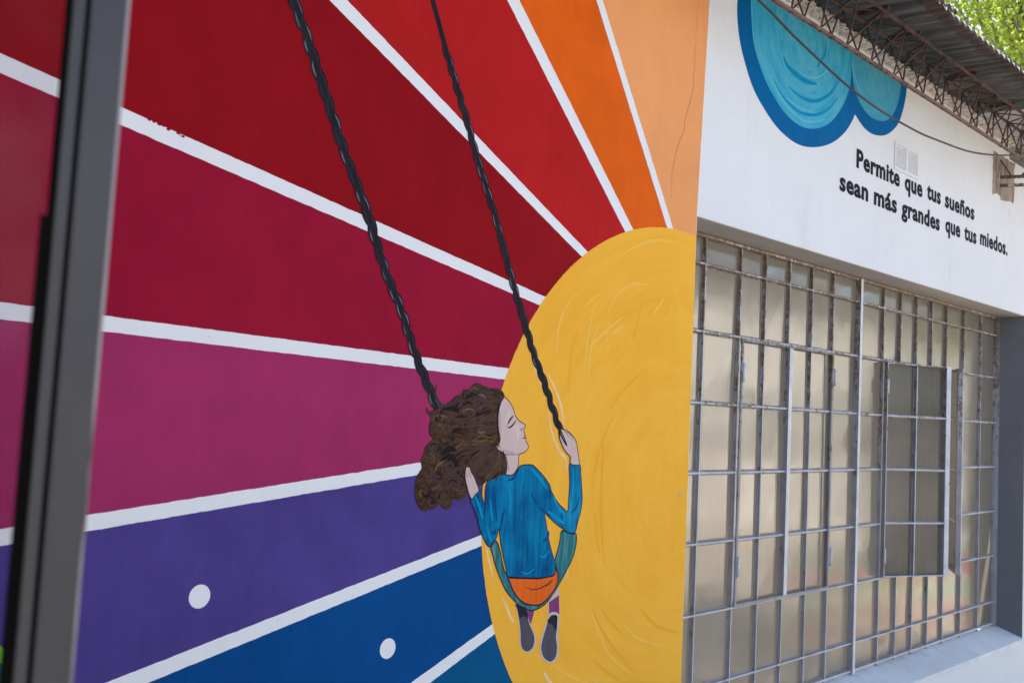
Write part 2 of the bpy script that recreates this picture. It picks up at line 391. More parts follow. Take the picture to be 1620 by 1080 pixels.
# crack in the peach ray
cr = [(1103, 15), (1102.5, 40), (1099.5, 74), (1098.5, 111), (1097, 135), (1093.7, 155.5), (1089, 170), (1084.4, 185), (1081.5, 207), (1074, 226), (1066, 255.6), (1062.5, 274), (1062, 296), (1061.5, 318)]
cr2 = []
for i in range(len(cr)-1):
    for j in range(5):
        t = j/5; cr2.append(W(cr[i][0]*(1-t)+cr[i+1][0]*t+random.uniform(-.9, .9), cr[i][1]*(1-t)+cr[i+1][1]*t))
CRK = N('crack_shadow').done((.40, .17, .08), .9)
strokes('crack', [ribbon(cr2, .0035)], 2, CRK, wall)
strokes('crack', [ribbon([W(1106, 0), W(1104, 8), W(1103, 15)], .002)], 2, CRK, wall)

# ---- sun disc
sunm = radial_paint('sun_yellow_paint', SC[0], SC[1], [(.28, (.85, .385, .032)), (.44, (.89, .435, .042)), (.54, (.91, .465, .050)), (.72, (.92, .51, .07))], 12, 1.7)
arc = [(SC[0]-SR*math.sin(t), SC[1]+SR*math.cos(t)) for t in [i/160*math.pi*2 for i in range(161)]]
P = [p for p in arc[:160] if p[0] < XR-.002]
a0 = math.acos(max(-1, min(1, (XR-.002-SC[0])/SR)))
zc = SR*math.sin(a0)
t0_ = -(math.pi/2-a0); t1_ = math.pi-t0_
P = rough_edge([(SC[0]-SR*math.sin(t), SC[1]+SR*math.cos(t)) for t in [t0_+(t1_-t0_)*i/150 for i in range(151)]], .012, .0012, 77); P = [(min(x, XR-.0006), z) for x, z in P]
sun_disc = flat('painted_sun', P, 3, sunm, wall)
def pm(rgb, name, rough=.5, var=.12, brush=.25): return paint(rgb, var, rough, brush, name)
LIGHTY = paint((.93, .50, .085), .03, .5, 0, 'pale_yellow_stroke'); DARKY = paint((.87, .40, .032), .04, .5, 0, 'ochre_stroke'); PINKY = pm((.90, .58, .33), 'pinkish_stroke')
def wpx(pts, w): return ribbon(catmull(QP(pts), False, 5), w)
rs = random.Random(3)
lt = []; dk = []
for j in range(10):
    rr = rs.uniform(.35, 1.06); t0 = rs.uniform(-1.25, 1.25)+math.pi/2; ln = rs.uniform(.10, .32)/rr
    pts = []
    for q in range(9):
        t = t0+ln*q/8; x = SC[0]-math.sin(t)*rr*(1+.02*q/8); z = SC[1]+math.cos(t)*rr*1.0
        if x < XR-.02: pts.append((x, z))
    if len(pts) > 4: (lt if j % 2 else dk).append(ribbon(pts, rs.uniform(.008, .018)))
for pts in [[(985, 402), (1010, 388), (1040, 380), (1072, 385)], [(960, 500), (975, 468), (1000, 450), (1024, 450)], [(962, 560), (960, 530), (964, 508)], [(930, 600), (935, 550), (950, 510)], [(880, 560), (885, 510), (905, 470)],
            [(1030, 500), (1042, 485), (1050, 470)], [(940, 480), (930, 530), (925, 580)], [(985, 985), (1010, 1010), (1050, 1020)], [(930, 950), (960, 1030), (1000, 1065)], [(875, 1052), (905, 1070), (930, 1080)]]:
    lt.append(wpx(pts, .012))
for pts in [[(1048, 505), (1056, 488), (1062, 470)], [(1000, 540), (1008, 510), (1015, 480)], [(900, 620), (903, 560), (915, 520)], [(1000, 1060), (960, 1010), (935, 960)], [(955, 700), (950, 800), (955, 890)], [(1010, 960), (1040, 990), (1075, 1000)]]:
    dk.append(wpx(pts, .014))
strokes('brush_mark', lt, 3.5, LIGHTY, wall); strokes('brush_mark', dk, 3.5, DARKY, wall)
pk = [wpx(p, w_) for p, w_ in [([(841, 568), (848, 585), (858, 612)], .012), ([(866, 590), (880, 620), (889, 650), (891, 672)], .011), ([(868, 650), (872, 680), (884, 712), (894, 725), (897, 745)], .010),
      ([(768, 862), (774, 890), (780, 915)], .009), ([(795, 945), (806, 972), (813, 985)], .010), ([(860, 1062), (868, 1076), (874, 1084)], .014), ([(905, 880), (898, 900), (893, 920)], .007), ([(877, 640), (882, 655)], .006)]]
strokes('brush_mark', pk, 3.6, PINKY, wall)
nk = flat('chipped_spot', [W(1076+3.5*math.cos(t), 782+6*math.sin(t)) for t in [j*.7 for j in range(9)]], 3.6, pm((.75, .42, .12), 'chip'), wall)

# ---- dots
def circ(c, r, n=40): return [(c[0]+r*math.cos(2*math.pi*i/n), c[1]+r*math.sin(2*math.pi*i/n)) for i in range(n)]
for (cx, cy, e1, e2) in [(315.6, 942.8, (298.96, 944.9), (332.35, 940.1)), (613.2, 1025, (600.9, 1026.1), (625.1, 1022.8))]:
    p, q = W(*e1), W(*e2); flat('white_dot', rough_edge(circ(W(cx, cy), math.dist(p, q)/2*1.02, 60), .02, .0004), 2, STRIPE, wall)
# green and teal rings at the far left
gc = W(-62, 1105)
for r_, cn, ly in ((.135, (.22, .62, .02), 2.0), (.108, (.0, .16, .17), 2.4), (.068, (.22, .62, .02), 2.8)):
    flat('painted_ring', circ(gc, r_, 60), ly, pm(cn, 'ring_paint'), wall)

# ---- cloud
cl_o = QC([(75, 0), (72, 100), (85, 250), (115, 400), (165, 570), (210, 680), (280, 800), (350, 900), (420, 970), (490, 1020), (560, 1045), (640, 1048), (720, 1030), (790, 990), (850, 930), (890, 865), (912, 815)])
cl_o2 = QC([(912, 815), (940, 862), (980, 915), (1030, 952), (1080, 966), (1130, 962), (1180, 930), (1225, 870), (1255, 780), (1275, 680), (1284, 590)])
a_ = catmull(cl_o, False, 4)[:-1]+catmull(cl_o2, False, 4)
P = [(a_[0][0]+.005, ZT-.05)]+a_+[(a_[-1][0]+.02, ZT-.05)]
cloudo = flat('painted_cloud', P, 1, pm((.0, .115, .32), 'cloud_blue', brush=.08), wall)
c1 = W(1150+560/4.5, 300/4.5); c2 = W(1150+1060/4.5, 500/4.5)
stc = [(.33, (.005, .22, .44)), (.43, (.02, .32, .53)), (.53, (.07, .40, .57)), (.70, (.13, .46, .60))]
l1 = catmull(QC([(168, -40), (170, 60), (178, 200), (192, 320), (225, 440), (280, 590), (340, 700), (400, 790), (470, 862), (540, 905), (610, 918), (680, 905), (740, 868), (790, 808), (835, 730), (865, 650), (880, 580), (885, 480), (888, 380)]), False, 4)
P = [(l1[0][0]+.004, ZT-.05)]+l1+[(l1[-1][0]+.002, ZT-.05)]
flat('cloud_lobe', P, 2, radial_paint('cloud_brushwork', c1[0], c1[1]+.05, stc, 17, 1.6), cloudo)
l2 = catmull(QC([(889, 400), (893, 520), (910, 640), (950, 740), (1000, 812), (1050, 850), (1100, 864), (1150, 850), (1190, 800), (1220, 720), (1235, 640), (1241, 560)]), False, 4)
P = [(l2[0][0]+.004, ZT-.05)]+l2+[(l2[-1][0]+.02, ZT-.05)]
flat('cloud_lobe', P, 2, radial_paint('cloud_brushwork', c2[0], c2[1]+.05, [(.33, (.015, .22, .42)), (.45, (.05, .31, .47)), (.6, (.085, .36, .48)), (.75, (.13, .40, .5))], 17, 1.6), cloudo)
ST = [([(400, 400), (430, 470), (490, 530), (560, 580), (640, 600)], .030), ([(706, 320), (695, 390), (665, 440), (640, 475)], .018), ([(440, 620), (540, 700), (640, 720), (740, 660), (800, 560)], .020), ([(330, 560), (400, 690), (500, 790), (610, 820), (720, 780), (790, 690)], .016)]
strokes('brush_mark', [ribbon(catmull(QC(p), False, 5), w_) for p, w_ in ST], 2.6, pm((.0, .24, .48), 'cloud_dark_stroke'), cloudo)
ST = [([(420, 690), (460, 730), (540, 780), (640, 810)], .008), ([(350, 640), (430, 760), (530, 850), (620, 870), (700, 850)], .010), ([(892, 420), (890, 480), (905, 590)], .008), ([(900, 480), (925, 600), (970, 700)], .008), ([(520, 520), (580, 550), (650, 550), (720, 500)], .012)]
strokes('brush_mark', [ribbon(catmull(QC(p), False, 5), w_) for p, w_ in ST], 2.7, pm((.13, .45, .60), 'cloud_light_stroke'), cloudo)

# ---- swing ropes (painted braid)
ROPE = pm((.016, .014, .020), 'rope_black', .42); ROPEG = pm((.032, .029, .042), 'rope_grey', .42); ROPEL = pm((.17, .17, .21), 'rope_highlight', .42)
def rope(px, w0, w1, plain=0):
    C_ = catmull(QP(px), False, 8); cum = [0]
    for i in range(1, len(C_)): cum.append(cum[-1]+math.dist(C_[i-1], C_[i]))
    L = cum[-1]
    def at(s):
        s = max(0, min(L-1e-5, s))
        for i in range(1, len(C_)):
            if cum[i] >= s:
                t = (s-cum[i-1])/(cum[i]-cum[i-1]); a, b = C_[i-1], C_[i]; d = ((b[0]-a[0]), (b[1]-a[1])); l = math.hypot(*d)
                return (a[0]+d[0]*t, a[1]+d[1]*t), (d[0]/l, d[1]/l)
    base = [ribbon([at(L*i/80)[0] for i in range(81)], (w0+w1)/2*.70, False)]
    lob = []; hi = []; gr = []
    s = plain; i = 0; rr = random.Random(len(px)*7)
    if plain: base.append(ribbon([at(plain*1.05*i/12)[0] for i in range(13)], w0*.55, False))
    while s < L:
        w_ = w0+(w1-w0)*s/L; st = w_*rr.uniform(1.35, 1.75); (x, z), (dx, dz) = at(s); nx, nz = -dz, dx; sg = 1 if i % 2 else -1
        ln = w_*rr.uniform(1.2, 1.5); pts = []
        for q in range(9):
            u = -1+2*q/8; off = sg*w_*(.30-.34*u*u*.9)+sg*u*w_*.10
            pts.append((x+dx*ln*u+nx*off, z+dz*ln*u+nz*off))
        lob.append(ribbon(pts, w_*rr.uniform(.56, .68)))
        gr.append(ribbon([(p[0]+nx*w_*.03, p[1]+nz*w_*.03) for p in pts[2:8]], w_*.13))
        if rr.random() < .5: hi.append(ribbon([(p[0]+nx*w_*.08*sg, p[1]+nz*w_*.08*sg) for p in pts[2+rr.randrange(2):7]], w_*rr.uniform(.07, .15)))
        s += st*.62; i += 1
    o = strokes('painted_rope', base, 4.0, ROPE, wall); strokes('rope_strand', lob[0::2], 4.4, ROPE, o); strokes('rope_strand', lob[1::2], 4.8, ROPE, o)
    strokes('rope_shading', gr, 5.2, ROPEG, o); strokes('rope_highlight', hi, 5.6, ROPEL, o)
rope([(461, -10), (463.6, 0), (481, 47), (492, 82), (511, 138.6), (526.6, 186), (544, 239), (561, 283.5), (583.6, 346), (597.8, 393.5), (615, 444), (635.6, 494), (651, 544.7), (667, 585.6), (684, 629.7), (693, 655)], .038, .033)
rope([(681, -12), (684, 0), (707.7, 88), (723.5, 141.7), (737.6, 189), (755, 252), (782, 340), (799, 403), (813.5, 456.5), (827.6, 503.7), (843, 557), (859, 601), (874.9, 648.6), (886, 680), (890, 694)], .030, .033, .20)

# ---- the girl on the swing (painted): outlines first, then colours
INK = pm((.028, .02, .024), 'ink_line', .5)
def cm(fn, pts, k=3): return catmull(fn(pts), True, k)
sweater = Q3([(640, 715), (690, 737), (735, 738), (770, 702), (790, 676), (840, 668), (875, 673), (905, 700), (950, 750), (988, 806), (1002, 852), (1040, 920), (1085, 968), (1112, 985), (1120, 900), (1126, 780), (1124, 664), (1160, 664), (1197, 674), (1202, 740), (1210, 850), (1210, 925), (1198, 1000)])
sweater += Q4([(826, 85), (810, 150), (793, 170), (760, 158), (700, 115), (650, 70), (622, 45), (630, 105), (643, 190), (663, 275), (683, 345), (686, 398), (672, 424), (600, 437), (500, 438), (400, 432), (390, 400), (372, 325), (356, 245), (345, 160), (340, 135), (330, 180), (312, 220), (290, 247), (268, 234), (240, 180), (212, 95)])
sweater += Q3([(500, 1050), (472, 970), (447, 903), (475, 875), (508, 843), (528, 890), (545, 940), (548, 850), (560, 790), (590, 740)])
swing = Q4([(725, 150), (770, 165), (812, 168), (812, 240), (790, 320), (750, 400), (700, 490), (640, 580), (580, 625), (530, 635), (480, 615), (430, 570), (385, 515), (350, 440), (320, 360), (302, 290), (290, 240), (325, 212), (345, 260), (360, 330), (375, 390), (400, 440), (430, 515), (470, 570), (520, 598), (590, 600), (640, 560), (690, 490), (703, 430), (690, 380), (682, 340), (700, 270), (715, 210)])
skirt = Q4([(402, 433), (500, 438), (600, 437), (678, 418), (684, 366), (700, 400), (705, 440), (690, 490), (650, 550), (600, 600), (560, 604), (510, 600), (470, 575), (430, 520), (410, 470)])
shoeL = Q4([(440, 595), (480, 610), (518, 622), (520, 675), (540, 735), (562, 780), (568, 825), (550, 872), (520, 893), (490, 880), (470, 840), (469, 760), (460, 680), (450, 630)])
shoeR = Q4([(655, 652), (682, 645), (706, 660), (708, 740), (702, 800), (708, 860), (698, 925), (665, 957), (635, 950), (603, 920), (592, 860), (603, 800), (622, 740), (640, 690)])
face = Q3([(672, 205), (700, 222), (722, 250), (740, 285), (752, 328), (765, 350), (780, 368), (802, 382), (822, 396), (822, 410), (812, 432), (817, 452), (822, 468), (818, 480), (828, 488), (826, 502), (834, 520), (845, 542), (838, 562), (815, 584), (782, 598), (776, 640), (776, 672), (760, 706), (735, 736), (700, 738), (684, 720), (690, 640), (684, 598), (655, 576), (640, 579), (622, 566), (618, 546), (640, 530), (652, 490), (642, 440), (636, 380), (640, 310), (655, 250)])
handR = Q3([(1058, 430), (1075, 426), (1098, 432), (1125, 452), (1152, 482), (1170, 520), (1178, 570), (1185, 625), (1188, 668), (1130, 663), (1128, 615), (1102, 586), (1080, 552), (1064, 512), (1054, 478)])
handL = Q3([(413, 692), (428, 682), (440, 690), (450, 720), (466, 742), (482, 785), (502, 842), (478, 870), (455, 900), (440, 880), (428, 845), (418, 800), (408, 755)])
hair = Q3([(680, 205), (668, 172), (640, 152), (592, 150), (545, 135), (510, 118), (480, 115), (455, 138), (432, 165), (402, 166), (385, 190), (345, 205), (318, 232), (285, 262), (248, 258), (262, 282), (225, 285), (195, 300), (168, 308), (148, 278), (152, 312), (178, 340), (176, 372), (166, 412), (170, 460), (194, 492), (160, 528), (136, 560), (130, 600), (110, 640), (116, 692), (90, 735), (73, 790), (68, 840), (73, 900), (92, 950), (128, 985), (170, 972), (200, 967), (232, 935), (265, 966), (300, 966), (322, 930), (338, 900), (378, 908), (415, 884), (434, 840), (430, 790), (414, 750), (440, 712), (455, 730), (482, 770), (505, 806), (540, 796), (566, 768), (592, 760), (625, 775), (640, 745), (690, 730), (696, 680), (690, 625), (684, 598), (655, 576), (625, 548), (640, 530), (652, 490), (642, 440), (636, 380), (640, 310), (655, 250)])
calf = Q4([(645, 583), (706, 492), (709, 545), (712, 660), (648, 660)]); sockL = Q4([(520, 626), (556, 632), (548, 680), (536, 715), (524, 690)])
def outline(poly, w_): P = poly+[poly[0], poly[1]]; return ribbon(P, w_, False)
shapes = [(cm(lambda p: p, q), ww) for q, ww in ((hair, .003), (sweater, .0045), (swing, .0045), (skirt, .004), (face, .0032), (handR, .0038), (handL, .003), (calf, .003), (sockL, .003))]
girl = tag(strokes('painted_girl', [outline(p, ww) for p, ww in shapes[:1]], 4.2, INK, wall), 'painted girl with wind-blown brown hair, blue sweater and orange skirt seen from behind on a swing')
SKIN = pm((.62, .46, .43), 'skin_paint', brush=.12); BLUE = pm((.0, .19, .44), 'sweater_paint', brush=.45)
flat('sock', cm(lambda p: p, sockL), 4.2, pm((.22, .045, .16), 'sock_paint'), girl)
flat('leg', cm(lambda p: p, calf), 4.2, SKIN, girl)
flat('sock', Q4([(648, 586), (672, 568), (709, 542), (712, 655), (648, 652)]), 4.5, pm((.22, .045, .16), 'sock_paint'), girl)
EDGE = pm((.50, .48, .53), 'shoe_edge_paint'); SOLE = pm((.085, .075, .095), 'sole_paint'); UPPER = pm((.022, .018, .025), 'upper_paint')
for sh, sole, up in ((shoeL, [(450, 600), (478, 612), (512, 626), (518, 680), (530, 722), (552, 775), (559, 822), (545, 866), (518, 886), (492, 874), (476, 838), (474, 760), (464, 680)], [(440, 596), (478, 610), (514, 626), (519, 690), (505, 676), (486, 672), (467, 682), (455, 630)]),
                     (shoeR, [(655, 675), (675, 663), (698, 672), (697, 740), (690, 800), (697, 860), (688, 920), (662, 946), (640, 942), (612, 915), (600, 860), (612, 800), (630, 740), (643, 700)], [(655, 672), (675, 662), (698, 670), (697, 710), (688, 756), (668, 722), (638, 706)])):
    s = flat('shoe', cm(lambda p: p, sh), 4.7, EDGE, girl)
    flat('shoe_sole', cm(Q4, sole), 5.1, SOLE, girl); flat('shoe_upper', cm(Q4, up), 5.5, UPPER, girl)
k = N('swing_fabric_paint'); cc = k.ramp(k.noise(60, 4, sc3=(1, 1, .12)), [(.35, (.02, .13, .15)), (.5, (.03, .19, .21)), (.65, (.10, .26, .27))])
flat('swing_seat', cm(lambda p: p, swing), 4.9, k.done(cc, .6, wall_bump(k), spec=.04), girl)
flat('skirt', cm(lambda p: p, skirt), 5.3, pm((.78, .13, .015), 'skirt_paint', brush=.3), girl)
flat('waist', Q4([(664, 294), (674, 300), (688, 330), (684, 352)]), 5.3, SKIN, girl)
k = N('sweater_brushwork'); f = k.noise(26, 5, sc3=(1.8, 1, .2), dist=.4); b_ = k.noise(5, 3)
o = k.n('ShaderNodeMath', operation='ADD'); k.l(f, o.inputs[0]); k.l(b_, o.inputs[1])
cc = k.ramp(o.outputs[0], [(.38, (.0, .06, .17)), (.46, (.0, .125, .29)), (.54, (.0, .19, .38)), (.64, (.01, .27, .46))]); o.operation = 'AVERAGE' if False else 'ADD'
o3 = k.n('ShaderNodeMath', operation='MULTIPLY'); k.l(o.outputs[0], o3.inputs[0]); o3.inputs[1].default_value = .5
k.l(o3.outputs[0], [n for n in k.t.nodes if n.type == 'VALTORGB'][-1].inputs[0])
flat('sweater', cm(lambda p: p, sweater, 2), 5.7, k.done(cc, .6, wall_bump(k), spec=.04), girl)
flat('face', cm(lambda p: p, face, 2), 5.9, SKIN, girl)
strokes('outline', [outline(p, ww) for p, ww in shapes[1:5]], 6.3, INK, girl)
# sweater folds, lighter and darker
q3 = lambda pts, w_: ribbon(catmull(Q3(pts), False, 4), w_)
q4 = lambda pts, w_: ribbon(catmull(Q4(pts), False, 4), w_)
strokes('sweater_fold', [q3([(600, 800), (612, 880), (620, 980), (628, 1060)], .010), q3([(565, 780), (560, 860), (575, 960)], .012), q3([(920, 950), (880, 900), (860, 850)], .008), q3([(905, 955), (950, 985), (990, 1020)], .008), q3([(1130, 1000), (1170, 960), (1190, 890)], .008),
                         q4([(350, 150), (365, 60), (380, 20)], .012), q4([(610, 215), (640, 190), (645, 150)], .012), q4([(300, 150), (315, 170), (325, 130)], .010), q3([(780, 700), (740, 760), (700, 775)], .010)], 6.3, pm((.0, .06, .20), 'sweater_dark'), girl)
strokes('sweater_fold', [q3([(860, 690), (920, 760), (970, 830)], .012), q3([(1010, 880), (1050, 960), (1095, 1010)], .012), q3([(1150, 690), (1150, 800), (1145, 900)], .010), q3([(480, 880), (510, 960), (530, 1040)], .012), q3([(580, 900), (590, 1000), (600, 1060)], .008), q3([(700, 800), (720, 900), (715, 1000)], .006),
                         q4([(475, 400), (515, 412), (560, 380)], .006), q4([(590, 300), (620, 310), (645, 275)], .008), q4([(270, 120), (285, 190), (300, 215)], .010), q4([(640, 30), (690, 70), (745, 110)], .012)], 6.4, pm((.0, .27, .50), 'sweater_light'), girl)
flatline = [q4([(505, 495), (545, 508), (590, 502), (632, 478), (668, 448)], .0035), q4([(600, 492), (640, 480), (670, 452)], .003), q4([(405, 440), (500, 440), (600, 440), (680, 418)], .005)]
strokes('skirt_fold', flatline, 6.3, INK, girl)
# face lines
strokes('eyebrow', [q3([(702, 394), (718, 362), (741, 332)], .0075)], 6.3, INK, girl)
strokes('closed_eye', [q3([(700, 412), (716, 414), (734, 400), (748, 382), (760, 364)], .0065)], 6.3, INK, girl)
strokes('mouth', [q3([(798, 492), (812, 486), (826, 490)], .004), q3([(812, 460), (816, 474), (822, 480)], .003)], 6.3, pm((.22, .08, .12), 'lip_paint'), girl)
strokes('nostril', [q3([(786, 440), (790, 428), (802, 424), (812, 408)], .0035)], 6.3, pm((.22, .13, .16), 'nose_line'), girl)
strokes('jaw_line', [q3([(655, 576), (684, 596), (730, 599), (784, 597)], .0028), q3([(640, 530), (650, 548), (652, 575)], .003), q3([(694, 610), (697, 680), (690, 730)], .004)], 6.3, pm((.10, .06, .08), 'jaw_ink'), girl)
strokes('face_shading', [q3([(650, 300), (648, 380), (656, 460)], .014), q3([(700, 640), (705, 690), (715, 715)], .010), q3([(670, 560), (700, 580), (750, 588)], .008)], 6.15, pm((.47, .36, .38), 'skin_shade'), girl)
strokes('face_shading', [q3([(720, 300), (700, 350), (690, 380)], .016), q3([(760, 400), (775, 440), (770, 500)], .016)], 6.15, pm((.68, .53, .50), 'skin_light'), girl)
# hair
HB = N('hair_brushwork'); f = HB.noise(34, 6, rough=.6, sc3=(.7, 1, 1.3), dist=1.2)
hairm = HB.done(HB.ramp(f, [(.32, (.014, .007, .006)), (.46, (.045, .021, .013)), (.56, (.075, .036, .021)), (.68, (.115, .060, .034))]), .6, wall_bump(HB), spec=.08)
flat('hair', cm(lambda p: p, hair, 3), 6.7, hairm, girl)
wisps = [q3([(222, 122), (207, 165), (222, 222), (258, 262), (305, 262), (345, 232)], .009), q3([(406, 150), (402, 165), (415, 178), (440, 172)], .007), q3([(150, 276), (150, 300), (180, 325)], .006)]
strokes('hair_strand', wisps, 6.9, pm((.055, .04, .055), 'hair_wisp'), girl)
tones = [((.014, .008, .010), 'hair_dark', 7.1), ((.075, .040, .027), 'hair_brown', 7.3), ((.055, .034, .038), 'hair_mauve', 7.5), ((.125, .072, .022), 'hair_ochre', 7.7), ((.17, .11, .065), 'hair_gold', 7.9)]
guides = [[(655, 215), (600, 180), (540, 165), (480, 150), (440, 180), (380, 220), (320, 260), (270, 290)], [(650, 240), (600, 220), (550, 215), (500, 230), (440, 260), (380, 290), (300, 300), (220, 310)],
          [(645, 290), (590, 280), (530, 290), (480, 330), (420, 350), (350, 360), (280, 350), (210, 350)], [(642, 350), (590, 350), (540, 370), (480, 380), (420, 400), (350, 420), (290, 450), (230, 470)],
          [(640, 410), (590, 420), (540, 430), (480, 440), (420, 460), (360, 490), (300, 530), (240, 560)], [(640, 470), (600, 480), (550, 490), (490, 500), (430, 520), (370, 560), (300, 600), (230, 640)],
          [(625, 530), (580, 540), (530, 540), (470, 560), (410, 580), (350, 620), (300, 660), (250, 720)], [(625, 570), (590, 600), (540, 620), (500, 660), (470, 700), (480, 740), (510, 780)], [(670, 600), (660, 650), (640, 700), (600, 740), (550, 770)], [(640, 590), (620, 640), (580, 700), (540, 740)],
          [(560, 560), (520, 590), (480, 620), (450, 660), (445, 690)]]
bag = {n: [] for _, n, _ in tones}; hr = random.Random(11)
weights = ['hair_dark']*8+['hair_brown']*9+['hair_mauve']*7+['hair_ochre']*2
for g in guides:
    for rep in range(9):
        i0 = hr.randrange(0, max(1, len(g)-4)); i1 = min(len(g), i0+hr.randrange(3, 6)); off = (hr.uniform(-22, 18), hr.uniform(-24, 26)); amp = hr.uniform(4, 14); ph = hr.uniform(0, 6)
        pts = catmull([(x, y) for x, y in g[i0:i1]], False, 4); o_ = []
        for q, (x, y) in enumerate(pts):
            xx = min(x+off[0], 638 if y < 560 else 670); yy = y+off[1]+amp*math.sin(q*.75+ph); yy = max(yy, 160)
            if xx < 260: yy = max(yy, 320)
            if xx < 400: yy = max(yy, 235)
            o_.append((xx, yy))
        bag[hr.choice(weights+(['hair_ochre']*7+['hair_brown']*4 if 250 < g[0][0] and 380 < g[0][1] < 560 else []))].append(ribbon(Q3(o_), hr.uniform(.005, .013)))
for (cx, cy, rr_, n_) in [(165, 640, 48, 9), (128, 850, 52, 12), (175, 920, 42, 8), (265, 900, 48, 10), (330, 800, 62, 13), (230, 760, 55, 10), (225, 420, 45, 9), (230, 350, 38, 7), (200, 560, 45, 8), (390, 840, 38, 8), (150, 730, 45, 8), (480, 180, 40, 6), (300, 690, 60, 8), (370, 720, 45, 8)]:
    for j in range(n_):
        r1 = rr_*(1-.10*j*hr.uniform(.7, 1.1)); r1 = max(8, r1); t0 = hr.uniform(0, 6.28); ln = hr.uniform(1.6, 3.6)
        pts = [(cx+r1*(1-.05*q)*math.cos(t0+ln*q/10), cy+r1*(1-.05*q)*math.sin(t0+ln*q/10)) for q in range(11)]
        bag[hr.choice(weights+['hair_dark']*3+['hair_mauve']*2)].append(ribbon(Q3(pts), hr.uniform(.005, .012)))
bag['hair_dark'] += [q3(p, w_) for p, w_ in [([(320, 455), (345, 430), (385, 425)], .014), ([(250, 600), (300, 560), (350, 570)], .022), ([(240, 640), (300, 610), (340, 640), (360, 690)], .020), ([(300, 720), (350, 720), (400, 760)], .012), ([(560, 300), (520, 320), (480, 335)], .008), ([(640, 250), (632, 330), (634, 420), (640, 500)], .008)]]
bag['hair_gold'] += [q3(p, w_) for p, w_ in [([(390, 300), (430, 288), (472, 296)], .006), ([(480, 190), (530, 195), (548, 215)], .006), ([(500, 440), (520, 450), (545, 440)], .006), ([(200, 720), (225, 670), (270, 640)], .006), ([(330, 820), (370, 850), (415, 830)], .005), ([(400, 745), (385, 755), (395, 770)], .004), ([(190, 340), (240, 330), (290, 345)], .004)]]
for c_, n_, ly in tones: strokes('hair_strand', bag[n_], ly, pm(c_, n_, .45), girl)
# hands over hair and rope
for hp, oi in ((handR, 5), (handL, 6)):
    flat('hand', cm(lambda p: p, hp, 2), 11.4, SKIN, girl)
    strokes('outline', [outline(*shapes[oi])], 11.8, INK, girl)
strokes('finger_line', [q3([(1075, 430), (1100, 450), (1118, 480)], .0025), q3([(1068, 480), (1082, 500), (1088, 520)], .0025), q3([(1100, 440), (1128, 465), (1145, 500)], .0022), q3([(430, 700), (436, 730), (450, 760)], .002), q3([(415, 760), (420, 740), (418, 715)], .002)], 11.8, INK, girl)
strokes('rope_end', [q3([(1046, 400), (1062, 450), (1080, 490), (1104, 540)], .016)], 12.1, ROPE, girl); strokes('rope_end', [q3([(1060, 445), (1075, 475), (1088, 505)], .004)], 12.5, ROPEL, girl)

# ---- lettering
LET = pm((.022, .021, .030), 'lettering_black', .6, brush=.1)
def word(txt, ax, ay, bx, size, zshift=0):
    """word whose baseline starts at photo point (ax, ay) and ends at column bx"""
    p0 = onY(ax, ay); cu = bpy.data.curves.new('t', 'FONT'); cu.body = txt; cu.size = 1; cu.offset = .024; cu.resolution_u = 3; cu.space_character = 1.08
    o = bpy.data.objects.new('t', cu); col.objects.link(o); bpy.context.view_layer.update()
    me = bpy.data.meshes.new_from_object(o.evaluated_get(bpy.context.evaluated_depsgraph_get())); bpy.data.objects.remove(o)
    xs = [v.co.x for v in me.vertices]; x0, x1 = min(xs), max(xs)
    p1 = onY(bx, ay+.32*(bx-ax)); sx = (p1.x-p0.x)/(x1-x0)
    for v in me.vertices: v.co = Vector((p0.x+(v.co.x-x0)*sx, -LAY*2, p0.z+v.co.y*size+zshift))
    bm = bmesh.new(); bm.from_mesh(me)      # heavier strokes: the painter went over each letter again, a touch to either side
    for dx, dz, dy in ((-.0042, 0, .5), (.0042, 0, 1.0), (0, .0022, 1.5), (0, -.0022, 2.0)):
        b2 = bmesh.new(); b2.from_mesh(me); bmesh.ops.translate(b2, verts=b2.verts, vec=(dx, -LAY*dy, dz)); t_ = bpy.data.meshes.new('t'); b2.to_mesh(t_); b2.free(); bm.from_mesh(t_); bpy.data.meshes.remove(t_)
    for f in bm.faces:
        f.normal_update()
        if f.normal.y > 0: f.normal_flip()
    bm.to_mesh(me); bm.free(); me.name = 'painted_word'
    return link('painted_word', me, LET, wall)
def zl(px, py, s=5.0625): return (1300+px/s, 220+py/s)
SZ = .146
for t_, x0_, y0_, x1_ in [('Permite', 278, 222, 622), ('que', 665, 400, 803), ('tus', 843, 473, 950), ('sueños', 987, 540, 1219), ('sean', 143, 404, 369), ('más', 418, 518, 598), ('grandes', 640, 608, 942), ('que', 990, 738, 1106), ('tus', 1142, 800, 1236), ('miedos.', 1268, 838, 1486)]:
    ax, ay = zl(x0_, y0_); bx, _ = zl(x1_, 0); word(t_, ax, ay, bx, SZ)

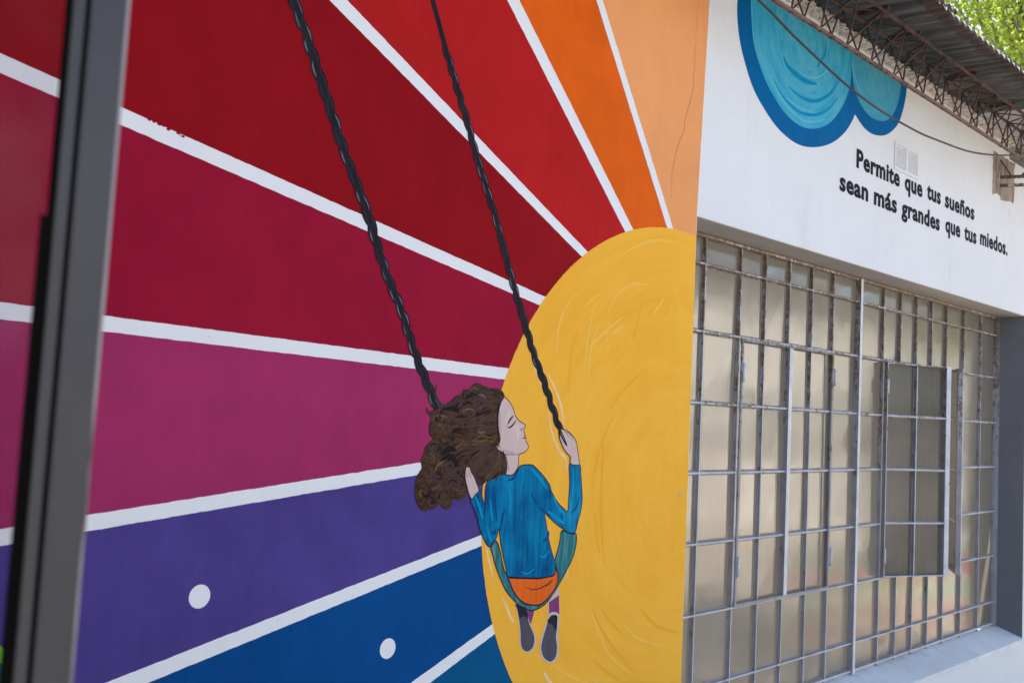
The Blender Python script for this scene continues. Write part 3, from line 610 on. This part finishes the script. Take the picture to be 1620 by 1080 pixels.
# ---- air vent (white painted louvre) on the wall
vent = tag(empty('air_vent', (6.03, -.004, 3.30)), 'small white louvred air vent with two rows of slats, set in wall above the lettering', 'vent')
va = onY(1415, 224); vb = onY(1451, 281); x0, x1 = va.x, vb.x; zt, zb_ = va.z+.004, va.z-.168
fr = MB(); T = .014
xm = (x0+x1)/2
for a_, b_ in ((x0, x0+T), (xm-T, xm+T), (x1-T, x1)): fr.box(a_, b_, -.008, -.001, zb_, zt)
for a_, b_ in ((x0+T, xm-T), (xm+T, x1-T)): fr.box(a_, b_, -.008, -.001, zt-T, zt); fr.box(a_, b_, -.008, -.001, zb_, zb_+T)
fr.build('vent_frame', WHITE, vent)
k = N('vent_hollow'); VD = k.done((.66, .65, .66), .9)
MB().box(x0+T, x1-T, -.0022, -.001, zb_+T, zt-T).build('vent_back', VD, vent)
slme = None
for side in ((x0+T, xm-T), (xm+T, x1-T)):
    for j in range(8):
        z = zt-T-.006-(zt-zb_-2*T-.002)*j/8
        a_, b_ = side
        MB().add([(a_, -.003, z), (b_, -.003, z), (b_, -.0075, z-.011), (a_, -.0075, z-.011), (a_, -.003, z-.003), (b_, -.003, z-.003), (b_, -.0075, z-.0145), (a_, -.0075, z-.0145)],
                 [(0, 1, 2, 3), (4, 7, 6, 5), (0, 4, 5, 1), (1, 5, 6, 2), (2, 6, 7, 3), (3, 7, 4, 0)]).build('slat', WHITE, vent)

# ---- exposed, peeling plaster pier at the right end
k = N('peeling_pier'); f = k.noise(5, 7, rough=.7, sc3=(2.2, 1, .6)); f2 = k.noise(14, 6, rough=.7, sc3=(2.5, 1, .5))
cc = k.ramp(f, [(.38, (.40, .34, .31)), (.48, (.27, .22, .19)), (.58, (.16, .10, .06))]); cc = k.mix(k.ramp(f2, [(.5, (0, 0, 0)), (.6, (.8, .8, .8))]), cc, (.46, .37, .26))
PIER = k.done(cc, .9, k.bump(f2, .8, .006))
pp = QP([(1570, 200), (1571, 240), (1569.5, 300), (1570, 308), (1577, 306), (1582, 310), (1583, 317), (1590, 318), (1598, 319), (1603, 322), (1605, 300), (1604, 270), (1606, 240), (1608, 225), (1590, 215)])
pp = [(x, min(z, 3.69)) for x, z in pp]; flat('exposed_plaster', rough_edge(pp, .015, .006, 3), 2, PIER, wall)
for x0_, y0_, x1_, y1_ in ((1596, 330, 1596.5, 343), (1603, 347, 1603.5, 351), (1599, 372, 1599.5, 375), (1380, 222, 1381, 223)):
    strokes('stain', [ribbon([W(x0_, y0_), W((x0_+x1_)/2, (y0_+y1_)/2), W(x1_, y1_)], .006)], 2, CRK, wall)

# ---- mortar lumps packed under the corrugations
lump_rng = random.Random(5)
x = 3.0; PITCHC = .0865
while x < 7.95:
    for zc_, sc_ in ((3.823, 1.0),):
        b = bmesh.new(); bmesh.ops.create_icosphere(b, subdivisions=3, radius=1)
        for v in b.verts:
            n_ = noise.noise(v.co*2.3+Vector((x*7, 0, 0)))*.8+noise.noise(v.co*6+Vector((x*9, 0, 4)))*.35; v.co = v.co*(1+n_)
            v.co = Vector((v.co.x*.046*lump_rng.uniform(.95, 1.08), v.co.y*.045, v.co.z*.019)); v.co += Vector((x+lump_rng.uniform(-.001, .001), -.020+v.co.x*.0, zc_-.004))
        me = bpy.data.meshes.new('mortar_lump'); b.to_mesh(me); b.free(); link('mortar_lump', me, CREAM, wall)
    x += PITCHC

# ------------------------------------------------------------------ steel window
win = tag(empty('steel_window', (6.0, YG, .2)), 'wide steel window of many small ribbed panes in peeling grey bars, one casement pair ajar', 'window', kind='thing')
cols = [3.822, 3.862, 4.196, 4.527, 4.777, 5.034, 5.294, 5.554, 5.880, 6.246, 6.505, 6.762, 7.022, 7.288, 7.621, 7.969, 8.290]
rows = [.205, .368, .717, 1.054, 1.393, 1.731, 2.078, 2.408, 2.545]
D0 = YG-.018
def fronts(o, mat):
    # outward edges coloured paler for the sky light on them; stiles are white
    o.data.materials.append(mat)
    for p in o.data.polygons:
        if p.normal.y < -.9 and p.center.y < D0+.003: p.material_index = 1
    return o
def jit(): return random.uniform(-.0012, .0012)
O1, O2 = (6.246, 7.288), (.717, 2.078)       # opening of the ajar pair
# verticals
for x in cols[1:]:
    inpair = O1[0]+.01 < x < O1[1]-.01
    segs = [(rows[0]-.02, rows[1+1]), (rows[6], rows[8])] if inpair else [(rows[0]-.02, rows[8])]
    for z0, z1 in segs:
        w_ = .0042
        m_ = MB().box(x-w_, x+w_, D0, YG+.006, z0, z1); m_.box(x-.010, x+.010, YG-.004, YG-.0005, z0+.002, z1-.002)
        fronts(m_.build('glazing_bar', BARM, win), BARF)
# horizontals, in three stretches so that the open pair stays clear
for i, z in enumerate(rows):
    segs = [(cols[0], O1[0]-.0033), (O1[1]+.0033, cols[-1]+.01)] if 2 < i < 6 else [(cols[0], cols[-1]+.01)]
    for a_, b_ in segs:
        w_ = .0048 if 0 < i < 8 else .007
        m_ = MB().box(a_, b_, D0-.0022, YG+.003, z-w_, z+w_); m_.box(a_+.001, b_-.001, YG-.0035, YG-.0002, z-.013, z+.013); fronts(m_.build('transom_bar', BARM, win), BARF)
# outer frame posts
MB().box(8.290, 8.357, D0-.006, YG+.03, .19, 2.56).build('frame_post', BARM, win)
MB().box(cols[0], cols[-1], D0+.004, YG+.02, 2.5535, 2.5605).build('frame_head', RUSTL, win)
fronts(MB().box(5.876, 5.906, D0-.014, YG, .19, 2.55).build('mullion', BARM, win), BARW)
# panes
for i in range(len(cols)-1):
    for j in range(len(rows)-1):
        xa, xb_ = cols[i], cols[i+1]; za, zb2 = rows[j], rows[j+1]
        if xa >= O1[0]-.001 and xb_ <= O1[1]+.001 and za >= O2[0]-.001 and zb2 <= O2[1]+.001: continue
        t1, t2 = random.uniform(-.0028, .0028), random.uniform(-.0028, .0028)
        me = MB().add([(xa+.002, YG-.001+t1+.001, za+.002), (xb_-.002, YG+t2+.001, za+.002), (xb_-.002, YG+t1*.5+.001, zb2-.002), (xa+.002, YG-t2*.4+.001, zb2-.002),
                       (xa+.002, YG+.0045+t1, za+.002), (xb_-.002, YG+.0045+t2, za+.002), (xb_-.002, YG+.0045+t1*.5, zb2-.002), (xa+.002, YG+.0045-t2*.4, zb2-.002)],
                      [(0, 1, 2, 3), (4, 7, 6, 5), (0, 4, 5, 1), (1, 5, 6, 2), (2, 6, 7, 3), (3, 7, 4, 0)])
        me.build('pane', PANE, win)
# closed casement pair: thin rebate frame and bright meeting stile
za, zb2 = .735, 2.060
for a_, b_, mt in ((4.535, 4.552, BARM), (5.268, 5.287, BARM), (5.027, 5.062, BARW), (5.530, 5.547, BARM)):
    if a_ == 5.268: continue
    fronts(MB().box(a_, b_, D0-.012, D0-.0025, za, zb2).build('casement_stile', BARM, win), mt)
for z0, z1 in ((za-.014, za), (zb2, zb2+.012)):
    MB().box(4.535, 5.547, D0-.0115, D0-.0025, z0, z1).build('casement_rail', BARM, win)
def hinge(x, y, z, par):
    m_ = MB(); m_.tube([(x, y, z-.045), (x, y, z+.045)], .0075, 10); m_.tube([(x, y, z-.050), (x, y, z-.046)], .0092, 10); m_.tube([(x, y, z-.002), (x, y, z+.002)], .0086, 10); m_.tube([(x, y, z+.046), (x, y, z+.050)], .0092, 10); m_.build('hinge', BARW, par)
for x, zz in ((4.553, 1.90), (4.553, .92), (5.56, 1.93), (5.56, .90)): hinge(x, D0-.016, zz, win)
# ajar leaves: build flat in local space, then swing
def leaf(hx, sgn, ang):
    hy = D0-.006; Wd = .5175; z0, z1 = .728, 2.064
    lf = empty('open_casement', (hx, hy, z0), win); lf.matrix_parent_inverse = Matrix.Translation(-win.location)
    H = z1-z0; S = lambda u: sgn*u
    def bx(m_, u0, u1, y0, y1, a_, b_): m_.box(min(S(u0), S(u1)), max(S(u0), S(u1)), y0, y1, a_, b_)
    def put(m_, nm, mt):
        o = m_.build(nm, mt, None); o.parent = lf
        if mt is BARM:
            o.data.materials.append(BARF)  # outward edges paler, sky light painted in here too
            for p in o.data.polygons:
                if p.normal.y < -.9 and p.center.y < -.024: p.material_index = 1
        return o
    m_ = MB(); bx(m_, 0, .006, -.028, .004, 0, H); bx(m_, .006, .022, -.004, 0, 0, H); put(m_, 'hinge_stile', BARM)
    m_ = MB(); bx(m_, Wd-.034, Wd, -.030, -.026, 0, H); put(m_, 'meeting_stile', BARW)
    m_ = MB(); bx(m_, Wd-.038, Wd-.034, -.030, .004, 0, H); bx(m_, Wd-.004, Wd, -.026, .004, 0, H); put(m_, 'meeting_stile_web', BARM)
    for a_ in (0, H-.008):
        m_ = MB(); bx(m_, .0065, Wd-.0385, -.027, .003, a_, a_+.008); put(m_, 'casement_rail', BARM)
    for j in (1, 2, 3):
        z = H*j/4; m_ = MB(); bx(m_, .0065, Wd-.0385, -.0275, .002, z-.0055, z+.0055); bx(m_, .0068, Wd-.0387, -.004, -.0006, z-.012, z+.012); put(m_, 'glazing_bar', BARM)
    um = (Wd-.04)/2+.003
    m_ = MB(); bx(m_, um-.0045, um+.0045, -.0255, .0015, .0085, H-.0085); bx(m_, um-.010, um+.010, -.004, -.0005, .009, H-.009); put(m_, 'glazing_bar', BARM)
    for u0, u1 in ((.007, um-.005), (um+.005, Wd-.039)):
        for j in range(4):
            m_ = MB(); bx(m_, u0, u1, .0005, .004, H*j/4+.007, H*(j+1)/4-.007); put(m_, 'pane', PANE_SHADED)
    for zz in (.13, H-.15):
        m_ = MB(); m_.tube([(S(.0), -.034, zz-.045), (S(.0), -.034, zz+.045)], .0075, 10); put(m_, 'hinge', BARW)
    lf.rotation_euler = (0, 0, -sgn*R(ang))
    return lf
leaf(6.252, 1, 24.5); leaf(7.282, -1, 28.5)

# room behind the window (seen only through the gap)
k = N('room_plaster'); ROOM = k.done(k.ramp(k.noise(2, 4), [(.3, (.58, .53, .46)), (.7, (.70, .65, .57))]), .85)
for nm, b in (('room_back_wall', (-.4, 9.6, 5, 5.2, 0, 3.9)), ('room_floor', (-.4, 9.6, .29, 5, 0, .02)), ('room_side_wall', (9.4, 9.6, .29, 5, .02, 3.66)), ('room_side_wall', (-.45, -.25, .29, 5, .02, 3.9))):
    tag(MB().box(*b).build(nm, ROOM), kind='structure')

# ------------------------------------------------------------------ roof
def tin(name, a, b, c, rust=True):
    k = N(name)
    st = k.noise(18, 6, sc3=(1, .12, 1), rough=.65); cc = k.ramp(st, [(.3, a), (.5, b), (.7, c)])
    if rust:
        sx = k.n('ShaderNodeSeparateXYZ'); k.l(k.tc.outputs['Object'], sx.inputs[0])
        mr = k.n('ShaderNodeMapRange'); k.l(sx.outputs[1], mr.inputs[0]); mr.inputs[1].default_value = -.44; mr.inputs[2].default_value = -.60
        ad = k.n('ShaderNodeMath', operation='ADD'); k.l(mr.outputs[0], ad.inputs[0]); k.l(k.noise(7, 5), ad.inputs[1])
        r_ = k.ramp(ad.outputs[0], [(.86, (0, 0, 0)), (1.25, (.7, .7, .7))])
        cc = k.mix(r_, cc, k.ramp(k.noise(40, 4), [(.3, (.05, .026, .02)), (.7, (.12, .062, .045))]))
    return k.done(cc, .65, k.bump(k.noise(50, 4), .3, .002), spec=.3)
TIN = tin('weathered_corrugated_iron', (.042, .040, .039), (.10, .095, .09), (.21, .20, .19))
PALE = tin('pale_fibre_sheet', (.50, .47, .46), (.58, .56, .55), (.66, .64, .63), False)
roof = tag(empty('corrugated_roof', (5, -.2, 3.9)), 'dark weathered corrugated iron roof with ragged rusty eave projecting over the white wall', 'roof')
def zroof(y): return 3.842+.07*y
def sheet(xa, xb_, lift, mat, ya=-.585, yb=3.4, seed=0):  # sheets stop short of the back wall so sun lights the panes from behind
    b = MB(); xs_ = []; x = xa
    while x < xb_+.0001: xs_.append(x); x += PITCHC/8
    ys_ = [ya, ya+.03, -.35, -.1, .6, yb]; n = len(ys_)
    for top in (0, 1):
        for x in xs_:
            ph = math.sin(x*2*math.pi/PITCHC)
            for q, y in enumerate(ys_):
                yy = y+(.006*noise.noise((x*9, seed, 0))+.004 if q == 0 else 0)
                b.v.append((x, yy, zroof(y)+.016*ph+lift+.0022*top+(.006*noise.noise((x*5, 3, seed)) if q < 2 else 0)))
    N_ = len(xs_)*n
    for i in range(len(xs_)-1):
        for q in range(n-1):
            a_ = i*n+q; b.f.append((a_, a_+1, a_+n+1, a_+n)); b.f.append((N_+a_, N_+a_+n, N_+a_+n+1, N_+a_+1))
        b.f.append((i*n, i*n+n, N_+i*n+n, N_+i*n))
    for q in range(n-1): b.f.append((q, N_+q, N_+q+1, q+1)); e_ = (len(xs_)-1)*n+q; b.f.append((e_, e_+1, N_+e_+1, N_+e_))
    b.smooth = False
    o = b.build('roof_sheet', mat, roof)
    o.data.polygons.foreach_set('use_smooth', [len(p.vertices) == 4 for p in o.data.polygons]); return o
x = 1.02*0+PITCHC*6; i = 0
while x < 7.05:
    x2 = min(x+PITCHC*9.5, 7.09); sheet(x, x2, .0035*(i % 2), TIN, -.585-.012*((i*7) % 3), seed=i); x += PITCHC*9; i += 1
for j in range(3): sheet(7.075+.8*j-.04*(j > 0), min(7.075+.8*(j+1), 9.5), .004+.003*(j % 2), PALE, -.55, 3.4, 20+j)
# added pale triangles painting the bright lit tips along the eave valleys
k = N('lit_tip_paint'); TIPM = k.done((.84, .80, .76), .6)
x = PITCHC*(6+.75)
while x < 7.05:
    zz = zroof(-.59)-.013; s_ = random.uniform(.7, 1.2)
    MB().add([(x-.020*s_, -.596, zz+.012), (x+.034*s_, -.596, zz+.018), (x+.010, -.604, zz-.012*s_), (x-.020*s_, -.594, zz+.013), (x+.034*s_, -.594, zz+.019), (x+.010, -.602, zz-.011*s_)],
             [(0, 1, 2), (5, 4, 3), (0, 3, 4, 1), (1, 4, 5, 2), (2, 5, 3, 0)]).build('lit_tip', TIPM, roof)
    x += PITCHC
k = N('dark_green_paint'); DG = k.done((.012, .035, .025), .7)
MB().box(7.95, 9.4, .285, .33, 3.66, 3.78).build('wall_plate', DG, roof)

# ------------------------------------------------------------------ lattice girder
gir = tag(empty('lattice_girder', (5.5, -.28, 3.6)), 'rusty triangular lattice girder of round bars running under the corrugated eave along the wall', 'girder')
XA, XB = 2.9, 8.9; zo, zi, zb0 = 3.772, 3.783, 3.532; yo, yi, yb0 = -.360, -.205, -.28
MB().bar((XA, yo, zo), (XB, yo, zo), .016, .016).build('top_chord', RUST, gir, bevel=.002)
MB().bar((XA, yi, zi), (XB, yi, zi), .016, .016).build('top_chord', RUST, gir, bevel=.002)
MB().bar((XA, yb0, zb0), (XB, yb0, zb0), .022, .016).build('bottom_chord', RUSTL, gir, bevel=.002)
P_ = .279; T0 = 4.898-P_*7; A0 = 4.939-P_*7; B0 = 5.0575-P_*7; I0 = 5.30-P_*7
gr = random.Random(9)
def g(v): return v+gr.uniform(-.006, .006)
for kx in range(21):
    t_, a_, b_, i_ = T0+kx*P_, A0+kx*P_, B0+kx*P_, I0+kx*P_
    if i_ > XB-.02: break
    for p, q in (((t_, yo, zo), (g(a_), yb0, zb0)), ((t_, yo, zo), (g(a_-P_), yb0, zb0)), ((i_, yi, zi), (g(b_), yb0, zb0)), ((i_-P_, yi, zi), (b_+.012, yb0, zb0)),
                 ((t_, yo, zo-.002), (i_-P_, yi, zi-.002)), ((i_-P_, yi, zi-.003), (t_+P_, yo, zo-.003))):
        if min(p[0], q[0]) < XA: continue
        m_ = MB(); pm_ = [(p[j]+q[j])/2+gr.uniform(-.0025, .0025) for j in range(3)]; m_.tube([p, pm_, q], .0047, 6); m_.build('web_bar', RUST, gir)
    for (x_, y_, z_) in ((t_, yo, zo), (a_, yb0, zb0), (i_, yi, zi), (b_, yb0, zb0)):
        if x_ < XA: continue
        b = bmesh.new(); bmesh.ops.create_icosphere(b, subdivisions=1, radius=.0125); 
        for v in b.verts: v.co = Vector((v.co.x*1.5, v.co.y, v.co.z*.8))*(1+gr.uniform(-.2, .2))+Vector((x_, y_, z_-.003))
        me = bpy.data.meshes.new('weld'); b.to_mesh(me); b.free(); link('weld', me, RUST, gir)
# purlin blocks under the roof sheet
for x_ in (4.95, 5.36, 6.2, 6.9, 7.6): MB().box(x_-.012, x_+.012, yo-.004, yi+.004, zi+.009, zi+.034).build('purlin_cleat', RUST, gir, bevel=.002)

# bracket of angle steel at the pier
brk = tag(empty('angle_bracket', (7.75, -.02, 3.5)), 'short rusty angle steel bracket sticking out of the peeling pier at the right edge', 'bracket')
bz = onY(1584, 284); p0 = Vector((7.74, .0, bz.z+.012))
for dz in (0, -.062):
    st_ = .0 if dz == 0 else -.0
    MB().bar((7.74+.0, .0+st_, p0.z+dz), (7.74+.12, -.62, p0.z+dz-.03), .022, .022).build('bracket_rail', peeling('bracket_steel', (.14, .09, .065), (.42, .35, .27), .88, .8), brk, bevel=.002)
for t0, t1 in ((.12, -.02), (.22, .44), (.66, .44)):
    a_ = Vector((7.74+.12*t0, -.62*t0, p0.z+.0)); b_ = Vector((7.74+.12*t1, max(-.62, -.62*t1) if t1 > 0 else 0, p0.z+.13))
    MB().bar(a_, b_, .010, .010).build('bracket_strut', RUST, brk)

# sagging cable
cb = [(2.6, 3.60), (3.2, 3.56), (3.809, 3.487), (4.137, 3.423), (4.444, 3.372), (4.716, 3.333), (5.074, 3.308), (5.535, 3.307), (5.824, 3.324), (6.299, 3.363), (6.72, 3.43), (7.025, 3.494), (7.356, 3.577)]
cb = catmull(cb, False, 5); k = N('cable_rubber'); CAB = k.done((.035, .022, .02), .6)
tag(MB().tube([(x, -.28+(.0 if x > 3.3 else 0), z) for x, z in cb], .0058, 8).build('cable', CAB), 'thin dark cable sagging below the girder across the cloud and the white wall', 'cable')

# ------------------------------------------------------------------ foreground window leaf
fw = tag(empty('foreground_casement', (.32, -1.8, 0)), 'out-of-focus grey steel casement with glass standing close at the left edge', 'window', kind='thing')
y_ = -1.8
a0_ = onY(117, 0, y_); 
xe = onY(160, 540, y_).x
X = {n: xe+(onY(px, 540, y_).x-onY(160, 540, y_).x) for n, px in (('g', 56), ('b', 69), ('s', 89), ('d', 97), ('f', 153), ('e', 161))}
k = N('grey_steel_paint'); f = k.noise(6, 6, sc3=(1, 1, .3)); STG = k.done(k.ramp(f, [(.3, (.032, .031, .035)), (.55, (.055, .054, .060)), (.72, (.075, .073, .080))]), .42, k.bump(k.noise(40, 4), .15, .001), metal=.05, spec=.3)
k = N('black_gasket'); GSK = k.done((.004, .0035, .0035), .9, spec=.05)
k = N('pale_edge_paint'); f = k.noise(24, 6, sc3=(1, 1, .25)); EDG = k.done(k.ramp(f, [(.36, (.06, .05, .055)), (.46, (.26, .23, .26)), (.7, (.36, .33, .36))]), .4)  # lighter strip along the outer edge of the stile
Z0, Z1 = .35, 2.9
MB().box(X['g']+.001, X['b'], y_+.0005, y_+.0030, Z0+.06, Z1-.06).build('gasket', GSK, fw)
MB().box(X['g']-.0032, X['g']+.001, y_+.0005, y_+.0028, Z0+.06, 1.775).build('gasket', GSK, fw)
MB().box(X['b'], X['s'], y_-.0015, y_+.014, Z0, Z1).build('glazing_bead', STG, fw, bevel=.001)
MB().box(X['s'], X['d'], y_+.002, y_+.014, Z0, Z1).build('rebate', GSK, fw)
MB().box(X['d'], X['f'], y_-.003, y_+.014, Z0, Z1).build('stile', STG, fw, bevel=.001)
MB().box(X['f'], X['e'], y_-.001, y_+.012, Z0, Z1).build('stile_lip', EDG, fw, bevel=.001)
for z0, z1 in ((Z0, Z0+.055), (Z1-.055, Z1)): MB().box(-.42, X['b'], y_-.006, y_+.012, z0, z1).build('casement_rail', STG, fw)
MB().box(-.44, -.40, y_-.006, y_+.014, Z0, Z1).build('hinge_stile', STG, fw)
k = N('dusty_window_glass'); out = k.t.nodes['Material Output']
gl = k.n('ShaderNodeBsdfGlossy'); gl.inputs['Roughness'].default_value = .04; gl.inputs[0].default_value = (1, 1, 1, 1); tr = k.n('ShaderNodeBsdfTransparent'); tr.inputs[0].default_value = (.90, .89, .90, 1)
lw = k.n('ShaderNodeLayerWeight'); lw.inputs[0].default_value = .03; mx = k.n('ShaderNodeMixShader'); k.l(lw.outputs['Fresnel'], mx.inputs[0]); k.l(tr.outputs[0], mx.inputs[1]); k.l(gl.outputs[0], mx.inputs[2])
df = k.n('ShaderNodeBsdfDiffuse'); df.inputs[0].default_value = (.6, .58, .62, 1); mx2 = k.n('ShaderNodeMixShader'); k.l(k.ramp(k.noise(5, 4), [(.5, (.002, .002, .002)), (.75, (.035, .035, .035))]), mx2.inputs[0]); k.l(mx.outputs[0], mx2.inputs[1]); k.l(df.outputs[0], mx2.inputs[2]); k.l(mx2.outputs[0], out.inputs[0])
MB().box(-.40, X['g']-.0002, y_+.0032, y_+.0065, Z0+.055, Z1-.055).build('glass', k.m, fw)
_t = onY(207, 0, -1.8); _b = onY(115, 1080, -1.8); fw.location = (_b.x, -1.8, _b.z)
for c_ in fw.children: c_.matrix_parent_inverse = Matrix.Translation((-_b.x, 1.8, -_b.z))
fw.location.x += _b.x-X['e']; fw.rotation_euler = (0, math.atan2(_t.x-_b.x, _t.z-_b.z), 0)
# unseen wing carrying the casement, added to shade the left of the mural
WINGM = plaster('wing_plaster', (.42, .38, .34))
m_ = MB(); xw0, xw1 = -.75, -.452
m_.box(xw0, xw1, -1.83, -.002, GZ, 3.8); m_.box(xw0, xw1, -6, -2.6, GZ, 3.8); m_.box(xw0, xw1, -2.6, -1.83, GZ, .34); m_.box(xw0, xw1, -2.6, -1.83, 2.92, 3.8)
tag(m_.build('shading_wing_wall', WINGM), 'plain plastered side wall added at the left, just outside the picture, shading the mural and carrying the open casement', 'wall')

# ------------------------------------------------------------------ trees
def leafmat(name, a, b, trans):
    k = N(name); oi = k.noise(1.4, 5); cc = k.ramp(oi, [(.3, a), (.7, b)])
    k.done(cc, .42, spec=.5); t2 = k.n('ShaderNodeBsdfTranslucent'); t2.inputs[0].default_value = (*trans, 1); mx = k.n('ShaderNodeMixShader'); mx.inputs[0].default_value = .5
    k.l(k.b.outputs[0], mx.inputs[1]); k.l(t2.outputs[0], mx.inputs[2]); k.l(mx.outputs[0], k.t.nodes['Material Output'].inputs[0]); return k.m
LEAF = leafmat('broad_leaf', (.07, .12, .02), (.12, .18, .04), (.55, .66, .07)); NEED = leafmat('needle_spray', (.03, .06, .025), (.06, .10, .04), (.05, .10, .03))
k = N('bark'); BARK = k.done(k.ramp(k.noise(12, 6, sc3=(1, 1, .3)), [(.3, (.10, .075, .05)), (.7, (.26, .21, .16))]), .9, k.bump(k.noise(20, 5), .8, .02))
def tree(name, base, h, crown, cr, nclump, per, ls, label, seed, lm, droop=0.):
    rr = random.Random(seed); t = tag(empty(name, base), label, 'tree', 'trees beyond the roof')
    B = Vector(base); m_ = MB(); C_ = Vector(crown)
    top = Vector((C_.x, C_.y, C_.z)); m_.tube([B-Vector((0, 0, .2)), B+(top-B)*.35+Vector((.1, -.08, 0)), B+(top-B)*.7, top], [h*.035, h*.026, h*.018, h*.008], 10)
    tips = []
    for q in range(nclump//7):
        a = rr.uniform(0, 6.283); e = rr.uniform(-.5, 1.4); d = Vector((math.cos(a)*math.cos(e)*cr[0], math.sin(a)*math.cos(e)*cr[1], math.sin(e)*cr[2]))*rr.uniform(.6, .95)
        s0 = B+(top-B)*rr.uniform(.45, .9); e0 = C_+d; md = s0.lerp(e0, .5)+Vector((rr.uniform(-.2, .2), rr.uniform(-.2, .2), rr.uniform(0, .3)))
        m_.tube([s0, md, e0], [.035, .02, .006], 6); tips += [e0, md, s0.lerp(e0, .75)]
    m_.build('trunk', BARK, t)
    vs = []; fs = []
    for q in range(nclump):
        if rr.random() < .6: c = rr.choice(tips)+Vector([rr.gauss(0, .28) for _ in range(3)])
        else:
            while True:
                d = Vector([rr.uniform(-1, 1) for _ in range(3)])
                if .3 < d.length < 1: break
            c = C_+Vector((d.x*cr[0], d.y*cr[1], d.z*cr[2]))
        sp = rr.uniform(.16, .36)
        for _ in range(per):
            p = c+Vector((rr.gauss(0, sp), rr.gauss(0, sp), rr.gauss(0, sp*.7)-droop*abs(rr.gauss(0, .4)))); l = ls*rr.uniform(.6, 1.3); a = Vector([rr.gauss(0, 1) for _ in range(3)]).normalized(); a.z -= droop; u = a*l
            v_ = a.cross(Vector([rr.gauss(0, 1) for _ in range(3)])).normalized()*l*(.36 if not droop else .12); n = len(vs); bend = a.cross(v_).normalized()*l*.12
            vs += [p, p+u*.5+v_+bend, p+u, p+u*.5-v_+bend]; fs += [(n, n+1, n+2), (n, n+2, n+3)]
    me = bpy.data.meshes.new('crown'); me.from_pydata([tuple(v) for v in vs], [], fs); link('crown', me, lm, t)
tree('broadleaf_tree', (13.6, 1.0, -.75), 8, (13.0, 1.3, 6.7), (2.6, 2.4, 2.3), 400, 95, .062, 'sunlit bright green leafy tree above the roof in the upper right corner', 21, LEAF)
tree('feathery_tree', (12.4, 4.6, -.75), 9, (12.3, 3.2, 8.0), (1.2, 1.2, 2.6), 110, 90, .10, 'darker feathery evergreen tree left of the bright leafy one above the eave', 33, NEED, .5)
tree('broadleaf_tree', (9.5, -7.5, -.75), 8, (9.5, -7.5, 4), (3, 2, 3), 160, 60, .16, 'leafy tree added across the yard, outside the picture, for the open casement to mirror', 22, NEED)  # unseen dark tree added so the open leaf mirrors something dark
tree('broadleaf_tree', (31, -6, -.75), 8, (31, -6, 5), (3, 3, 3), 120, 60, .2, 'leafy tree across the yard, outside the picture to the right', 23, LEAF)

# ------------------------------------------------------------------ yard objects mirrored in the panes
bn = tag(empty('striped_fence', (12.4, -2.33, GZ)), 'low fence of boards painted red, white and green, mirrored in the lower panes', 'fence', kind='thing')
dirv = Vector((.999, -.04, 0)); c0 = Vector((12.4, -2.33, 0))
for j, cc_ in enumerate([(.62, .05, .03), (.78, .75, .72), (.12, .5, .08), (.78, .75, .72), (.62, .05, .03), (.75, .35, .45), (.15, .5, .1), (.78, .75, .72)]):
    z_ = -.64+.125*j
    MB().bar(c0-dirv*2.4+Vector((0, 0, z_)), c0+dirv*2.4+Vector((0, 0, z_)), .03, .11).build('board', paint(cc_, .1), bn, bevel=.004)
for s_ in (-2.2, 0, 2.2): MB().bar(c0+dirv*s_+Vector((-.01, -.05, GZ)), c0+dirv*s_+Vector((-.01, -.05, .5)), .06, .06).build('post', RUST, bn)
# unseen building added across the yard to brighten and vary the pane reflections
ob = tag(empty('added_yard_building', (22, -9.5, GZ)), 'low cream building added across the yard, outside the picture, to be mirrored in the panes', 'building', kind='thing')
k = N('cream_render'); OBM = k.done(k.ramp(k.noise(.8, 5), [(.3, (.70, .66, .58)), (.7, (.80, .76, .68))]), .85)
k = N('dark_opening'); DKO = k.done((.035, .035, .04), .3)
MB().box(14, 42, -13, -9.5, GZ, 5.0).build('wall', OBM, ob)
MB().box(13.6, 42.4, -13.4, -8.9, 5.002, 5.3).build('roof', RUST, ob)
for x in (15.5, 19, 23.5, 27, 32, 36): MB().box(x, x+1.3, -9.5, -9.46, .9, 2.5).build('shutter', DKO, ob)
for x in (17.4, 25.4, 30): MB().box(x, x+.95, -9.5, -9.45, GZ+.02, 1.5).build('door', peeling('door_paint', (.30, .12, .08), (.1, .06, .04), .95), ob)
